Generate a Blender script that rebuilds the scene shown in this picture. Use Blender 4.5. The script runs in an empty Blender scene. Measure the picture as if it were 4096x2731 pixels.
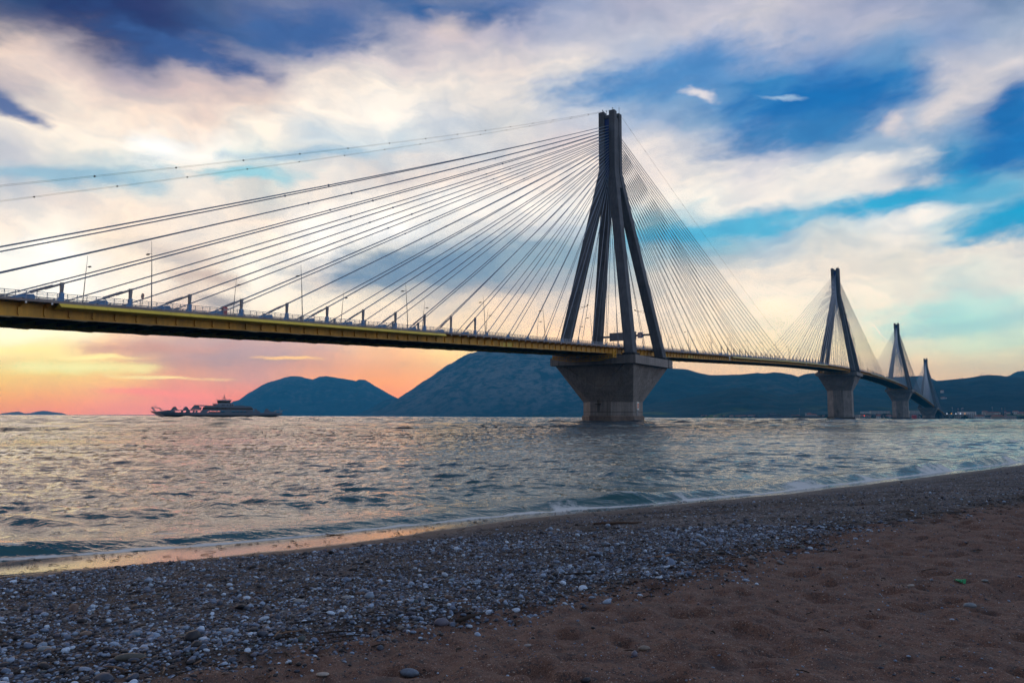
import bpy, math, random
import numpy as np
from mathutils import Matrix, Vector

S = bpy.context.scene
C = S.collection
R = math.radians
random.seed(7)
RNG = np.random.default_rng(11)

# ------------------------------------------------------------------ camera
EYE = 2.44
cam_d = bpy.data.cameras.new('camera')
cam = bpy.data.objects.new('camera', cam_d)
C.objects.link(cam)
FPX = 2938.4
cam_d.sensor_width = 36.0
cam_d.lens = 36.0 * FPX / 4096.0
cam_d.shift_y = 10.4 / 4096.0
cam_d.clip_start = 0.05
cam_d.clip_end = 60000.0
PITCH, ROLL = 0.0982168, 0.00399989
cam.matrix_world = Matrix.Translation((0, 0, EYE)) @ Matrix.Rotation(R(90) + PITCH, 4, 'X') @ Matrix.Rotation(ROLL, 4, 'Z')
S.camera = cam


def ray(px, py):
    """Direction (x right, y ahead, z up) seen at a point of the 4096 wide photograph: used to read bearings off it."""
    a, b = px - 2048.0, py - 1365.5 - 10.4368
    cr, sr = math.cos(ROLL), math.sin(ROLL)
    u, v = cr * a + sr * b, -sr * a + cr * b
    c, s = math.cos(PITCH), math.sin(PITCH)
    return np.array([u / FPX, c + s * v / FPX, s - c * v / FPX])


def bearing(px, py, dist):
    """World point at a horizontal distance along a bearing."""
    r = ray(px, py)
    k = dist / math.hypot(r[0], r[1])
    return np.array([r[0] * k, r[1] * k, EYE + r[2] * k])


# ------------------------------------------------------------------ render settings
S.view_settings.view_transform = 'Standard'
S.view_settings.look = 'None'
S.view_settings.gamma = 1.0
S.view_settings.exposure = 0.0
S.cycles.use_denoising = True
S.cycles.denoising_prefilter = 'ACCURATE'
S.cycles.use_adaptive_sampling = False
S.cycles.max_bounces = 6
S.cycles.diffuse_bounces = 2
S.cycles.glossy_bounces = 3
S.cycles.transmission_bounces = 2
S.cycles.volume_bounces = 1
S.cycles.caustics_reflective = False
S.cycles.caustics_refractive = False

# ------------------------------------------------------------------ sky



SUN_AZ, SUN_EL = -33.0, 4.0
HAZE_D = 8.5e-5
HAZE_TOP, HAZE_FAR = 900.0, 13000.0
AIR = (0.015, 0.13, 0.27)

SKY_ROWS = [
    (0,(45,80,125),(10,60,110),(5,52,105),(40,75,125),(110,125,160),(118,128,165),(50,95,150),(45,95,150),(85,115,165),(140,155,190),(160,165,190),(180,182,200),(190,190,205),(165,170,195),(150,160,190),(125,145,180),(115,140,175)),
    (100,(90,98,130),(40,72,120),(5,50,105),(50,75,120),(75,95,145),(65,100,155),(55,100,155),(195,185,190),(110,130,175),(175,180,200),(205,200,205),(205,200,208),(205,200,205),(195,192,200),(180,182,200),(150,165,195),(150,170,195)),
    (200,(230,208,195),(208,190,188),(75,95,140),(45,85,140),(50,95,150),(90,115,165),(200,190,198),(205,195,205),(205,198,205),(200,198,208),(140,168,205),(110,150,200),(165,175,202),(110,145,195),(120,155,195),(130,155,195),(195,195,205)),
    (300,(240,220,205),(232,210,200),(150,150,175),(205,190,190),(175,170,185),(215,202,198),(232,222,215),(215,208,205),(235,222,212),(238,228,218),(165,180,208),(70,130,190),(40,125,185),(40,120,185),(95,145,190),(205,200,205),(215,210,212)),
    (400,(75,105,155),(245,228,212),(225,200,190),(205,185,185),(205,185,182),(248,236,222),(248,238,225),(240,230,220),(220,215,212),(165,185,208),(70,140,190),(130,170,205),(80,145,198),(0,108,175),(60,130,185),(215,208,208),(10,105,170)),
    (500,(250,238,222),(253,242,228),(248,232,215),(232,212,200),(245,228,210),(252,242,230),(254,246,236),(190,200,212),(212,212,212),(195,200,212),(165,182,208),(125,155,190),(55,125,180),(55,125,180),(170,185,205),(165,180,200),(0,110,175)),
    (600,(190,190,200),(248,232,215),(252,240,225),(255,252,245),(255,250,240),(165,195,215),(185,205,218),(205,210,215),(215,210,210),(218,205,205),(225,218,215),(215,212,215),(170,180,205),(105,155,195),(150,175,200),(0,125,185),(0,110,175)),
    (700,(140,180,205),(170,195,208),(160,195,210),(230,228,222),(150,200,212),(225,218,212),(220,208,202),(232,218,210),(235,222,215),(240,228,220),(238,225,218),(240,232,222),(215,212,215),(245,236,226),(225,218,215),(95,160,195),(150,180,200)),
    (800,(235,215,205),(235,218,208),(250,232,215),(240,225,212),(225,205,195),(245,232,220),(253,245,235),(255,250,243),(255,248,240),(253,246,238),(250,240,228),(235,232,225),(240,232,225),(200,212,218),(50,160,205),(80,170,208),(110,175,205)),
    (900,(252,240,225),(255,248,235),(235,220,205),(250,238,225),(245,232,218),(255,250,244),(255,252,248),(235,232,228),(230,225,222),(195,205,215),(120,185,205),(130,195,215),(60,165,205),(125,185,210),(240,235,228),(190,210,215),(25,155,200)),
    (1000,(255,250,238),(255,252,244),(240,225,208),(215,205,198),(250,240,226),(255,250,243),(190,195,195),(120,155,180),(150,175,190),(150,175,190),(150,185,200),(150,180,195),(200,205,208),(225,215,205),(228,220,210),(230,222,212),(215,212,208)),
    (1100,(255,252,243),(255,253,246),(252,242,228),(232,215,200),(255,250,238),(215,205,198),(130,155,175),(115,145,170),(135,155,175),(165,175,185),(195,195,192),(225,215,205),(238,225,210),(238,225,210),(210,210,202),(225,220,210),(245,235,220)),
    (1200,(255,252,240),(255,252,242),(255,246,232),(215,200,190),(252,240,222),(253,240,220),(240,225,205),(215,205,195),(220,205,192),(240,222,205),(242,225,208),(240,225,208),(245,232,215),(245,234,216),(246,236,218),(175,212,212),(200,218,212)),
    (1300,(255,250,226),(255,244,215),(245,220,198),(205,175,168),(235,215,195),(252,232,208),(250,228,205),(248,220,192),(245,215,190),(250,215,185),(248,222,195),(245,228,205),(245,230,205),(242,232,210),(240,232,210),(180,218,210),(175,215,210)),
    (1400,(255,238,170),(255,235,165),(225,170,150),(185,155,160),(190,165,165),(195,165,165),(240,190,160),(254,225,165),(255,225,170),(252,215,175),(248,215,180),(246,220,185),(240,222,185),(238,224,190),(225,222,195),(210,220,195),(208,220,195)),
    (1450,(255,228,150),(255,242,170),(254,222,160),(195,155,155),(190,160,162),(235,180,155),(252,195,145),(254,205,150),(255,215,158),(252,212,172),(248,212,176),(246,214,178),(243,214,178),(241,217,180),(234,214,182),(224,214,182),(220,214,182)),
    (1500,(255,215,130),(255,215,135),(254,205,140),(225,160,150),(205,160,160),(250,175,140),(254,175,130),(253,185,140),(250,200,155),(250,204,165),(248,205,170),(248,205,168),(246,205,168),(244,208,172),(240,205,172),(236,205,172),(232,205,172)),
    (1600,(253,170,120),(248,155,135),(240,150,150),(245,140,150),(245,140,135),(248,150,130),(248,150,130),(248,160,135),(242,182,150),(240,186,155),(240,188,158),(240,190,158),(240,192,158),(240,194,160),(238,194,160),(232,192,160),(228,192,160)),
    (1660,(245,155,135),(245,150,145),(235,150,155),(225,145,155),(225,140,145),(230,145,140),(232,150,140),(235,160,142),(235,175,150),(235,178,152),(235,180,152),(235,182,152),(235,184,154),(235,186,156),(232,186,156),(228,186,156),(224,186,156)),
]
SKY_EL = [0.0, 0.6, 1.5] + [2.8 + 1.95 * k for k in range(16)]


def lin(c):
    c = c / 255.0
    return c / 12.92 if c <= 0.04045 else ((c + 0.055) / 1.055) ** 2.4


def sky_columns():
    """Cloud colours estimated by eye on a coarse grid of the photograph, turned into columns of bearing and height in the sky."""
    ys = np.array([r[0] for r in SKY_ROWS], float)
    A = np.array([[[lin(v) for v in c] for c in r[1:]] for r in SKY_ROWS])
    cols = []
    for i in range(17):
        r = ray(256.0 * i, 900)
        az = math.atan2(r[0], r[1])
        st = []
        for e in SKY_EL:
            d = np.array([math.sin(az) * math.cos(R(e)), math.cos(az) * math.cos(R(e)), math.sin(R(e))])
            c, s = math.cos(PITCH), math.sin(PITCH)
            yc, zc = c * d[1] + s * d[2], -s * d[1] + c * d[2]
            u, v = FPX * d[0] / yc, -FPX * zc / yc
            cr, sr = math.cos(ROLL), math.sin(ROLL)
            px = min(max(2048 + cr * u - sr * v, 0), 4095.9)
            py = min(max(1365.5 + 10.4368 + sr * u + cr * v, 0), 1659.9)
            k, fx = int(px // 256), px / 256.0 - int(px // 256)
            j = min(int(np.searchsorted(ys, py, side='right')) - 1, len(ys) - 2)
            fy = (py - ys[j]) / (ys[j + 1] - ys[j])
            q = (A[j, k] * (1 - fx) + A[j, k + 1] * fx) * (1 - fy) + (A[j + 1, k] * (1 - fx) + A[j + 1, k + 1] * fx) * fy
            # the air between here and the edge of the haze takes its share: the clouds behind it are that much brighter
            tau = HAZE_D * min(HAZE_FAR, HAZE_TOP / max(math.sin(R(e)), 1e-4))
            T = math.exp(-tau)
            st.append((e, tuple(max(float(t) - a * (1 - T), 0.02) / T for t, a in zip(q, AIR))))
        cols.append((math.degrees(az), st))
    return cols


SKY_PATCHES = [
    (430, 70, 420, 130, -4, (8, 52, 106), 1.2), (760, 215, 330, 75, -8, (48, 88, 146), 1.1), (1180, 130, 330, 80, 4, (58, 98, 155), 1.1),
    (20, 420, 130, 50, -10, (70, 102, 155), 0.9), (1800, 60, 260, 50, 3, (52, 98, 155), 1.1),
    (2640, 310, 460, 95, 6, (75, 135, 192), 1.2), (3300, 425, 430, 105, -3, (0, 110, 178), 1.1), (3180, 540, 300, 70, 4, (52, 122, 180), 1.1),
    (4060, 590, 330, 95, 12, (0, 113, 180), 1.0), (4090, 430, 130, 70, 8, (8, 108, 174), 0.9), (3700, 640, 190, 50, 4, (20, 132, 186), 1.1),
    (3560, 800, 300, 46, 6, (38, 163, 206), 1.0), (3950, 780, 170, 30, 5, (95, 175, 208), 1.1), (2880, 905, 400, 40, 4, (78, 172, 208), 1.0), (4030, 900, 260, 62, 8, (25, 155, 200), 1.0),
    (1660, 1060, 420, 68, 5, (112, 144, 172), 1.1), (2260, 1040, 300, 50, 4, (140, 168, 185), 1.2), (1250, 625, 330, 26, 8, (160, 192, 212), 1.1), (300, 705, 420, 36, 5, (142, 184, 206), 1.1), (1000, 715, 190, 28, 6, (140, 198, 214), 1.0),
    (1790, 110, 80, 60, 10, (205, 192, 194), 1.2), (2805, 372, 66, 17, -8, (222, 216, 220), 1.1), (3120, 400, 70, 10, -18, (150, 182, 212), 1.1), (3590, 490, 62, 44, 5, (212, 205, 208), 1.2),
    (3850, 390, 170, 60, 24, (212, 206, 208), 1.1), (3360, 700, 340, 52, 5, (242, 234, 225), 1.2), (3080, 800, 220, 26, 3, (240, 232, 224), 1.1), (3660, 870, 200, 36, 3, (240, 235, 228), 1.1),
    (620, 600, 130, 60, -8, (255, 254, 250), 1.2), (200, 1010, 220, 60, 3, (255, 253, 246), 1.2), (700, 1010, 130, 40, -16, (205, 195, 190), 1.2), (820, 1120, 150, 26, -6, (196, 180, 174), 1.2), (880, 1190, 90, 26, 0, (160, 160, 166), 1.1),
    (930, 1385, 380, 64, 3, (184, 158, 166), 1.2), (90, 1330, 330, 40, 4, (255, 251, 218), 1.2), (150, 1400, 200, 20, 3, (255, 238, 168), 1.2), (300, 1468, 330, 24, 2, (255, 250, 178), 1.1), (640, 1508, 230, 8, 0, (255, 232, 172), 1.1), (360, 1428, 170, 10, 3, (255, 240, 172), 1.1), (620, 1390, 300, 26, 3, (196, 152, 150), 1.2), (640, 1575, 240, 14, -3, (252, 148, 150), 1.2), (1160, 1434, 120, 6, 0, (252, 205, 150), 1.1),
    (3770, 1260, 300, 80, 4, (168, 216, 212), 1.2), (3523, 1336, 34, 3, -52, (250, 238, 224), 1.0)]

W = bpy.data.worlds.new('World')
S.world = W
W.use_nodes = True


class NT:
    def __init__(self, tree):
        self.t = tree
        self.n = tree.nodes
        self.l = tree.links

    def node(self, kind, **kw):
        n = self.n.new(kind)
        for k, v in kw.items():
            setattr(n, k, v)
        return n

    def put(self, sock, v):
        if v is None:
            return
        if isinstance(v, bpy.types.NodeSocket):
            self.l.new(v, sock)
        else:
            sock.default_value = v

    def math(self, op, a, b=None, c=None, clamp=False):
        n = self.node('ShaderNodeMath', operation=op, use_clamp=clamp)
        self.put(n.inputs[0], a)
        self.put(n.inputs[1], b)
        self.put(n.inputs[2], c)
        return n.outputs[0]

    def vmath(self, op, a, b=None):
        n = self.node('ShaderNodeVectorMath', operation=op)
        self.put(n.inputs[0], a)
        self.put(n.inputs[1], b)
        return n.outputs[0]

    def mix(self, f, a, b, blend='MIX'):
        n = self.node('ShaderNodeMix', data_type='RGBA', blend_type=blend)
        self.put(n.inputs[0], f)
        self.put(n.inputs[6], a if isinstance(a, bpy.types.NodeSocket) else (*a, 1.0) if len(a) == 3 else a)
        self.put(n.inputs[7], b if isinstance(b, bpy.types.NodeSocket) else (*b, 1.0) if len(b) == 3 else b)
        return n.outputs[2]

    def maprange(self, v, a, b, c=0.0, d=1.0, smooth=False):
        n = self.node('ShaderNodeMapRange', interpolation_type='SMOOTHSTEP' if smooth else 'LINEAR')
        for i, x in enumerate((v, a, b, c, d)):
            self.put(n.inputs[i], x)
        return n.outputs[0]

    def noise(self, vec, scale, detail=3.0, rough=0.5, dist=0.0, color=False):
        n = self.node('ShaderNodeTexNoise')
        self.put(n.inputs['Vector'], vec)
        n.inputs['Scale'].default_value = scale
        n.inputs['Detail'].default_value = detail
        n.inputs['Roughness'].default_value = rough
        n.inputs['Distortion'].default_value = dist
        return n.outputs['Color' if color else 'Fac']

    def scale(self, vec, xyz, loc=(0, 0, 0), rot=(0, 0, 0)):
        n = self.node('ShaderNodeMapping')
        self.put(n.inputs['Vector'], vec)
        n.inputs['Scale'].default_value = xyz
        n.inputs['Location'].default_value = loc
        n.inputs['Rotation'].default_value = rot
        return n.outputs[0]


def build_world():
    g = NT(W.node_tree)
    bg = next(n for n in g.n if n.type == 'BACKGROUND')
    d = g.node('ShaderNodeTexCoord').outputs['Generated']
    sx = g.node('ShaderNodeSeparateXYZ')
    g.l.new(d, sx.inputs[0])
    x, y, z = sx.outputs
    az = g.math('MULTIPLY', g.math('ARCTAN2', x, y), 57.29578)
    el = g.math('MULTIPLY', g.math('ARCSINE', z), 57.29578)
    # drifting cloud shapes: the bearing and height at which the cloud colours are looked up wander with noise
    cv = g.node('ShaderNodeCombineXYZ')
    g.put(cv.inputs[0], g.math('MULTIPLY', az, 0.10))
    g.put(cv.inputs[1], g.math('MULTIPLY', el, 0.19))
    n1 = g.noise(cv.outputs[0], 1.5, 7.0, 0.56, 0.25, color=True)
    s1 = g.node('ShaderNodeSeparateColor')
    g.l.new(n1, s1.inputs[0])
    fade = g.maprange(el, 1.0, 9.0, 0.22, 1.0)
    wa = g.math('MULTIPLY', g.math('MULTIPLY', g.math('SUBTRACT', s1.outputs[0], 0.5), 5.5), fade)
    we = g.math('MULTIPLY', g.math('MULTIPLY', g.math('SUBTRACT', s1.outputs[1], 0.5), 4.6), fade)
    azw = g.math('ADD', az, wa)
    elw = g.math('ADD', el, we)
    azp = g.math('ADD', az, g.math('MULTIPLY', wa, 0.75))
    elp = g.math('ADD', el, g.math('MULTIPLY', we, 0.6))
    pos = g.math('DIVIDE', elw, 60.0)
    cols = [(a, st + [(42.0, None), (60.0, (0.12, 0.19, 0.33))]) for a, st in sky_columns()]
    for i, (a, st) in enumerate(cols):
        e0 = st[-3][1]
        st[-2] = (42.0, tuple(0.45 * u + 0.55 * v for u, v in zip(e0, (0.17, 0.25, 0.40))))

    zen = (0.24, 0.26, 0.34)
    for _, st in cols:
        st[-1] = (60.0, zen)

    def back(k):
        return [(0, tuple(k * v for v in (0.46, 0.38, 0.36))), (6, tuple(k * v for v in (0.46, 0.42, 0.42))),
                (15, tuple(k * v for v in (0.40, 0.41, 0.46))), (30, tuple(k * v for v in (0.26, 0.31, 0.42))), (60, zen)]
    warm = [(0, (1.2, 0.66, 0.5)), (6, (1.1, 0.78, 0.6)), (15, (0.8, 0.66, 0.58)), (30, (0.25, 0.3, 0.42)), (60, zen)]
    cols = [(-180, back(0.40)), (-125, back(0.5)), (-85, warm), (-55, warm)] + cols + [(58, back(1.5)), (100, back(2.7)), (140, back(1.4)), (180, back(0.40))]  # sky out of view, its side columns brightened to light the bridge faces
    out = None
    prev = None
    for a, st in cols:
        rp = g.node('ShaderNodeValToRGB')
        cr = rp.color_ramp
        while len(cr.elements) > 1:
            cr.elements.remove(cr.elements[0])
        for i, (e, c) in enumerate(st):
            el_ = cr.elements[0] if i == 0 else cr.elements.new(e / 60.0)
            el_.position = e / 60.0
            el_.color = (*c, 1)
        g.l.new(pos, rp.inputs[0])
        if out is None:
            out = rp.outputs[0]
        else:
            out = g.mix(g.maprange(azw, prev, a, smooth=True), out, rp.outputs[0])
        prev = a
    # single gaps, banks and streaks: (x, y, half width, half height in the photograph, tilt, colour, softness)
    cw = g.node('ShaderNodeCombineXYZ')
    g.put(cw.inputs[0], g.math('MULTIPLY', az, 0.16))
    g.put(cw.inputs[1], g.math('MULTIPLY', g.math('ADD', el, g.math('MULTIPLY', az, -0.10)), 0.42))
    wn = g.noise(cw.outputs[0], 2.2, 9.0, 0.58, 0.15)
    wisp = g.math('MULTIPLY', g.math('SUBTRACT', wn, 0.5), 1.9)
    for px, py, hw, hh, tilt, col, soft in SKY_PATCHES:
        r0, r1, r2 = ray(px, py), ray(px + 40, py), ray(px, py - 40)
        az0 = math.degrees(math.atan2(r0[0], r0[1]))
        el0 = math.degrees(math.atan2(r0[2], math.hypot(r0[0], r0[1])))
        kx = abs(math.degrees(math.atan2(r1[0], r1[1])) - az0) / 40
        ky = abs(math.degrees(math.atan2(r2[2], math.hypot(r2[0], r2[1]))) - el0) / 40
        du = g.math('MULTIPLY', g.math('SUBTRACT', azp, az0), 1.0 / (hw * kx))
        dv = g.math('SUBTRACT', elp, g.math('MULTIPLY_ADD', g.math('SUBTRACT', azp, az0), math.tan(R(tilt)) * ky / kx, el0))
        dv = g.math('MULTIPLY', dv, 1.0 / (hh * ky))
        dd = g.math('ADD', g.math('MULTIPLY', du, du), g.math('MULTIPLY', dv, dv))
        rad = g.math('ADD', g.math('SQRT', dd), wisp)
        f = g.maprange(rad, 1.55, 1.55 - 1.25 * soft, 0.0, 0.96, smooth=True)
        tau = HAZE_D * min(HAZE_FAR, HAZE_TOP / max(math.sin(R(el0)), 1e-4))
        T = math.exp(-tau)
        out = g.mix(f, out, tuple(max(lin(c) - a_ * (1 - T), 0.005) / T for c, a_ in zip(col, AIR)))
    # fine lit and shaded billows
    cv2 = g.node('ShaderNodeCombineXYZ')
    g.put(cv2.inputs[0], g.math('MULTIPLY', azw, 0.10))
    g.put(cv2.inputs[1], g.math('MULTIPLY', elw, 0.24))
    b = g.noise(cv2.outputs[0], 3.6, 8.0, 0.55, 0.08)
    lit = g.mix(g.maprange(b, 0.32, 0.68), (0.87, 0.92, 0.98), (1.22, 1.18, 1.13))
    out = g.mix(1.0, out, g.mix(g.maprange(el, 2.0, 10.0, 0.30, 0.80), (1.0, 1.0, 1.0), lit), 'MULTIPLY')
    sky = g.node('ShaderNodeTexSky', sky_type='NISHITA')
    sky.sun_disc = False
    sky.sun_elevation = R(SUN_EL)
    sky.sun_rotation = R(SUN_AZ)
    nis = g.mix(1.0, sky.outputs[0], (0.05, 0.05, 0.05), 'MULTIPLY')
    out = g.mix(0.12, out, nis, 'ADD')
    g.l.new(out, bg.inputs['Color'])
    bg.inputs['Strength'].default_value = 1.0


build_world()

sun_d = bpy.data.lights.new('sun', 'SUN')
sun_d.energy = 0.45
sun_d.angle = R(50)
sun_d.color = (1.0, 0.60, 0.36)
sun = bpy.data.objects.new('sun', sun_d)
C.objects.link(sun)
sd = Vector((math.sin(R(SUN_AZ)) * math.cos(R(SUN_EL)), math.cos(R(SUN_AZ)) * math.cos(R(SUN_EL)), math.sin(R(SUN_EL))))
sun.rotation_euler = sd.to_track_quat('Z', 'Y').to_euler()


# ------------------------------------------------------------------ helpers
def tag(o, label=None, cat=None, group=None, kind=None):
    if label:
        o['label'] = label
    if cat:
        o['category'] = cat
    if group:
        o['group'] = group
    if kind:
        o['kind'] = kind
    return o


def empty(name, loc=(0, 0, 0), rz=0.0, parent=None):
    o = bpy.data.objects.new(name, None)
    C.objects.link(o)
    o.location = loc
    o.rotation_euler = (0, 0, rz)
    o.parent = parent
    o.empty_display_size = 0.5
    return o


def copy_tree(o, parent=None):
    c = o.copy()
    C.objects.link(c)
    c.parent = parent
    for ch in list(o.children):
        copy_tree(ch, c)
    return c


def link_mesh(name, me, mat, parent=None, loc=(0, 0, 0), rz=0.0):
    if mat is not None and len(me.materials) == 0:
        me.materials.append(mat)
    o = bpy.data.objects.new(name, me)
    C.objects.link(o)
    o.parent = parent
    o.location = loc
    o.rotation_euler = (0, 0, rz)
    return o


class MB:
    """Collects shapes of one part and links them as one mesh."""

    def __init__(self):
        self.v = []
        self.f = []
        self.m = []
        self.cur = 0

    def add(self, vs, fs):
        o = len(self.v)
        self.v.extend(tuple(map(float, p)) for p in vs)
        self.f.extend(tuple(o + i for i in f) for f in fs)
        self.m.extend([self.cur] * len(fs))

    def box(self, x0, x1, y0, y1, z0, z1):
        self.add([(x0, y0, z0), (x1, y0, z0), (x1, y1, z0), (x0, y1, z0), (x0, y0, z1), (x1, y0, z1), (x1, y1, z1), (x0, y1, z1)],
                 [(3, 2, 1, 0), (4, 5, 6, 7), (0, 1, 5, 4), (1, 2, 6, 5), (2, 3, 7, 6), (3, 0, 4, 7)])

    def loft(self, rings, cap=True):
        n = len(rings[0])
        vs = [p for r in rings for p in r]
        fs = []
        for i in range(len(rings) - 1):
            for j in range(n):
                k = (j + 1) % n
                fs.append((i * n + j, i * n + k, (i + 1) * n + k, (i + 1) * n + j))
        if cap:
            fs.append(tuple(range(n - 1, -1, -1)))
            fs.append(tuple((len(rings) - 1) * n + j for j in range(n)))
        self.add(vs, fs)

    def tube(self, pts, rad, n=6, cap=True):
        pts = [np.array(p, float) for p in pts]
        if not hasattr(rad, '__len__'):
            rad = [rad] * len(pts)
        rings = []
        for i, p in enumerate(pts):
            t = pts[min(i + 1, len(pts) - 1)] - pts[max(i - 1, 0)]
            t /= max(np.linalg.norm(t), 1e-9)
            a = np.cross(t, (0, 0, 1) if abs(t[2]) < 0.95 else (1, 0, 0))
            a /= np.linalg.norm(a)
            b = np.cross(a, t)
            rings.append([p + rad[i] * (math.cos(q) * a + math.sin(q) * b) for q in [2 * math.pi * k / n for k in range(n)]])
        self.loft(rings, cap)

    def bar(self, p0, p1, w, h):
        """Rectangular bar from p0 to p1, w across and h deep."""
        p0, p1 = np.array(p0, float), np.array(p1, float)
        t = p1 - p0
        t /= np.linalg.norm(t)
        a = np.cross(t, (0, 0, 1) if abs(t[2]) < 0.95 else (0, 1, 0))
        a /= np.linalg.norm(a)
        b = np.cross(a, t)
        rings = [[p + sx * a * w / 2 + sy * b * h / 2 for sx, sy in ((-1, -1), (1, -1), (1, 1), (-1, 1))] for p in (p0, p1)]
        self.loft(rings)

    def prism_y(self, pts, y0, y1):
        n = len(pts)
        vs = [(x, y0, z) for x, z in pts] + [(x, y1, z) for x, z in pts]
        fs = [tuple(range(n)), tuple(range(2 * n - 1, n - 1, -1))]
        fs += [(i, n + i, n + (i + 1) % n, (i + 1) % n) for i in range(n)]
        self.add(vs, fs)

    def dome(self, c, rx, ry, rz, n=10, m=5):
        rings = []
        for i in range(m + 1):
            q = math.pi * i / m
            rr = max(math.sin(q), 0.02)
            rings.append([(c[0] + rx * rr * math.cos(2 * math.pi * k / n), c[1] + ry * rr * math.sin(2 * math.pi * k / n), c[2] - rz * math.cos(q)) for k in range(n)])
        self.loft(rings)

    def mesh(self, name, mats, smooth=False):
        me = bpy.data.meshes.new(name)
        me.from_pydata(self.v, [], self.f)
        for m in (mats if isinstance(mats, (list, tuple)) else [mats]):
            me.materials.append(m)
        me.polygons.foreach_set('material_index', self.m)
        if smooth:
            me.polygons.foreach_set('use_smooth', [True] * len(me.polygons))
        me.validate()
        me.update()
        return me

    def build(self, name, mats, parent=None, loc=(0, 0, 0), rz=0.0, smooth=False):
        return link_mesh(name, self.mesh(name, mats, smooth), None, parent, loc, rz)


def grid_mesh(name, P, mat, smooth=True, attrs=None, wrap=False):
    """Mesh from an (rows, cols, 3) array."""
    n, m = P.shape[:2]
    me = bpy.data.meshes.new(name)
    me.vertices.add(n * m)
    me.vertices.foreach_set('co', P.reshape(-1).astype(np.float32))
    i = np.arange(n - 1)[:, None]
    j = np.arange(m if wrap else m - 1)[None]
    a = i * m + j
    b = i * m + (j + 1) % m
    q = np.stack([a, b, b + m, a + m], -1).reshape(-1, 4)
    me.loops.add(q.size)
    me.loops.foreach_set('vertex_index', q.reshape(-1).astype(np.int32))
    me.polygons.add(len(q))
    me.polygons.foreach_set('loop_start', np.arange(0, q.size, 4, dtype=np.int32))
    me.polygons.foreach_set('loop_total', np.full(len(q), 4, np.int32))
    if smooth:
        me.polygons.foreach_set('use_smooth', np.ones(len(q), bool))
    for k, v in (attrs or {}).items():
        at = me.attributes.new(k, 'FLOAT', 'POINT')
        at.data.foreach_set('value', v.reshape(-1).astype(np.float32))
    me.update()
    me.validate()
    me.materials.append(mat)
    return me


def _hash(ix, iy, seed):
    h = (ix.astype(np.int64) * 374761393 + iy.astype(np.int64) * 668265263 + seed * 1442695041) & 0x7fffffff
    h = ((h ^ (h >> 13)) * 1274126177) & 0x7fffffff
    return ((h ^ (h >> 16)) & 0xffff) / 65535.0


def vnoise(x, y, seed=0):
    ix, iy = np.floor(x), np.floor(y)
    fx, fy = x - ix, y - iy
    fx = fx * fx * (3 - 2 * fx)
    fy = fy * fy * (3 - 2 * fy)
    a, b = _hash(ix, iy, seed), _hash(ix + 1, iy, seed)
    c, d = _hash(ix, iy + 1, seed), _hash(ix + 1, iy + 1, seed)
    return (a * (1 - fx) + b * fx) * (1 - fy) + (c * (1 - fx) + d * fx) * fy


def fbm(x, y, oct=5, seed=0, gain=0.5, ridged=False):
    s = 0.0
    a = 1.0
    t = 0.0
    for o in range(oct):
        n = vnoise(x * 2 ** o + 17.3 * o, y * 2 ** o - 9.1 * o, seed + o)
        if ridged:
            n = 1 - np.abs(2 * n - 1)
        s = s + a * n
        t += a
        a *= gain
    return s / t


# ------------------------------------------------------------------ materials
def pmat(name, col, rough=0.7, metal=0.0, var=0.25, scale=0.5, detail=4.0, bump=0.0, spec=0.5, streak=None):
    m = bpy.data.materials.new(name)
    m.use_nodes = True
    g = NT(m.node_tree)
    p = next(n for n in g.n if n.type == 'BSDF_PRINCIPLED')
    co = g.node('ShaderNodeTexCoord').outputs['Object']
    if streak:
        co = g.scale(co, streak)
    n = g.noise(co, scale, detail, 0.6)
    f = g.maprange(n, 0.3, 0.7)
    lo = tuple(c * (1 - var) for c in col)
    hi = tuple(min(c * (1 + var), 0.95) for c in col)
    g.l.new(g.mix(f, lo, hi), p.inputs['Base Color'])
    p.inputs['Roughness'].default_value = rough
    p.inputs['Metallic'].default_value = metal
    p.inputs['Specular IOR Level'].default_value = spec
    if bump:
        b = g.node('ShaderNodeBump')
        b.inputs['Strength'].default_value = 0.6
        b.inputs['Distance'].default_value = bump
        g.l.new(n, b.inputs['Height'])
        g.l.new(b.outputs[0], p.inputs['Normal'])
    return m


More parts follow.
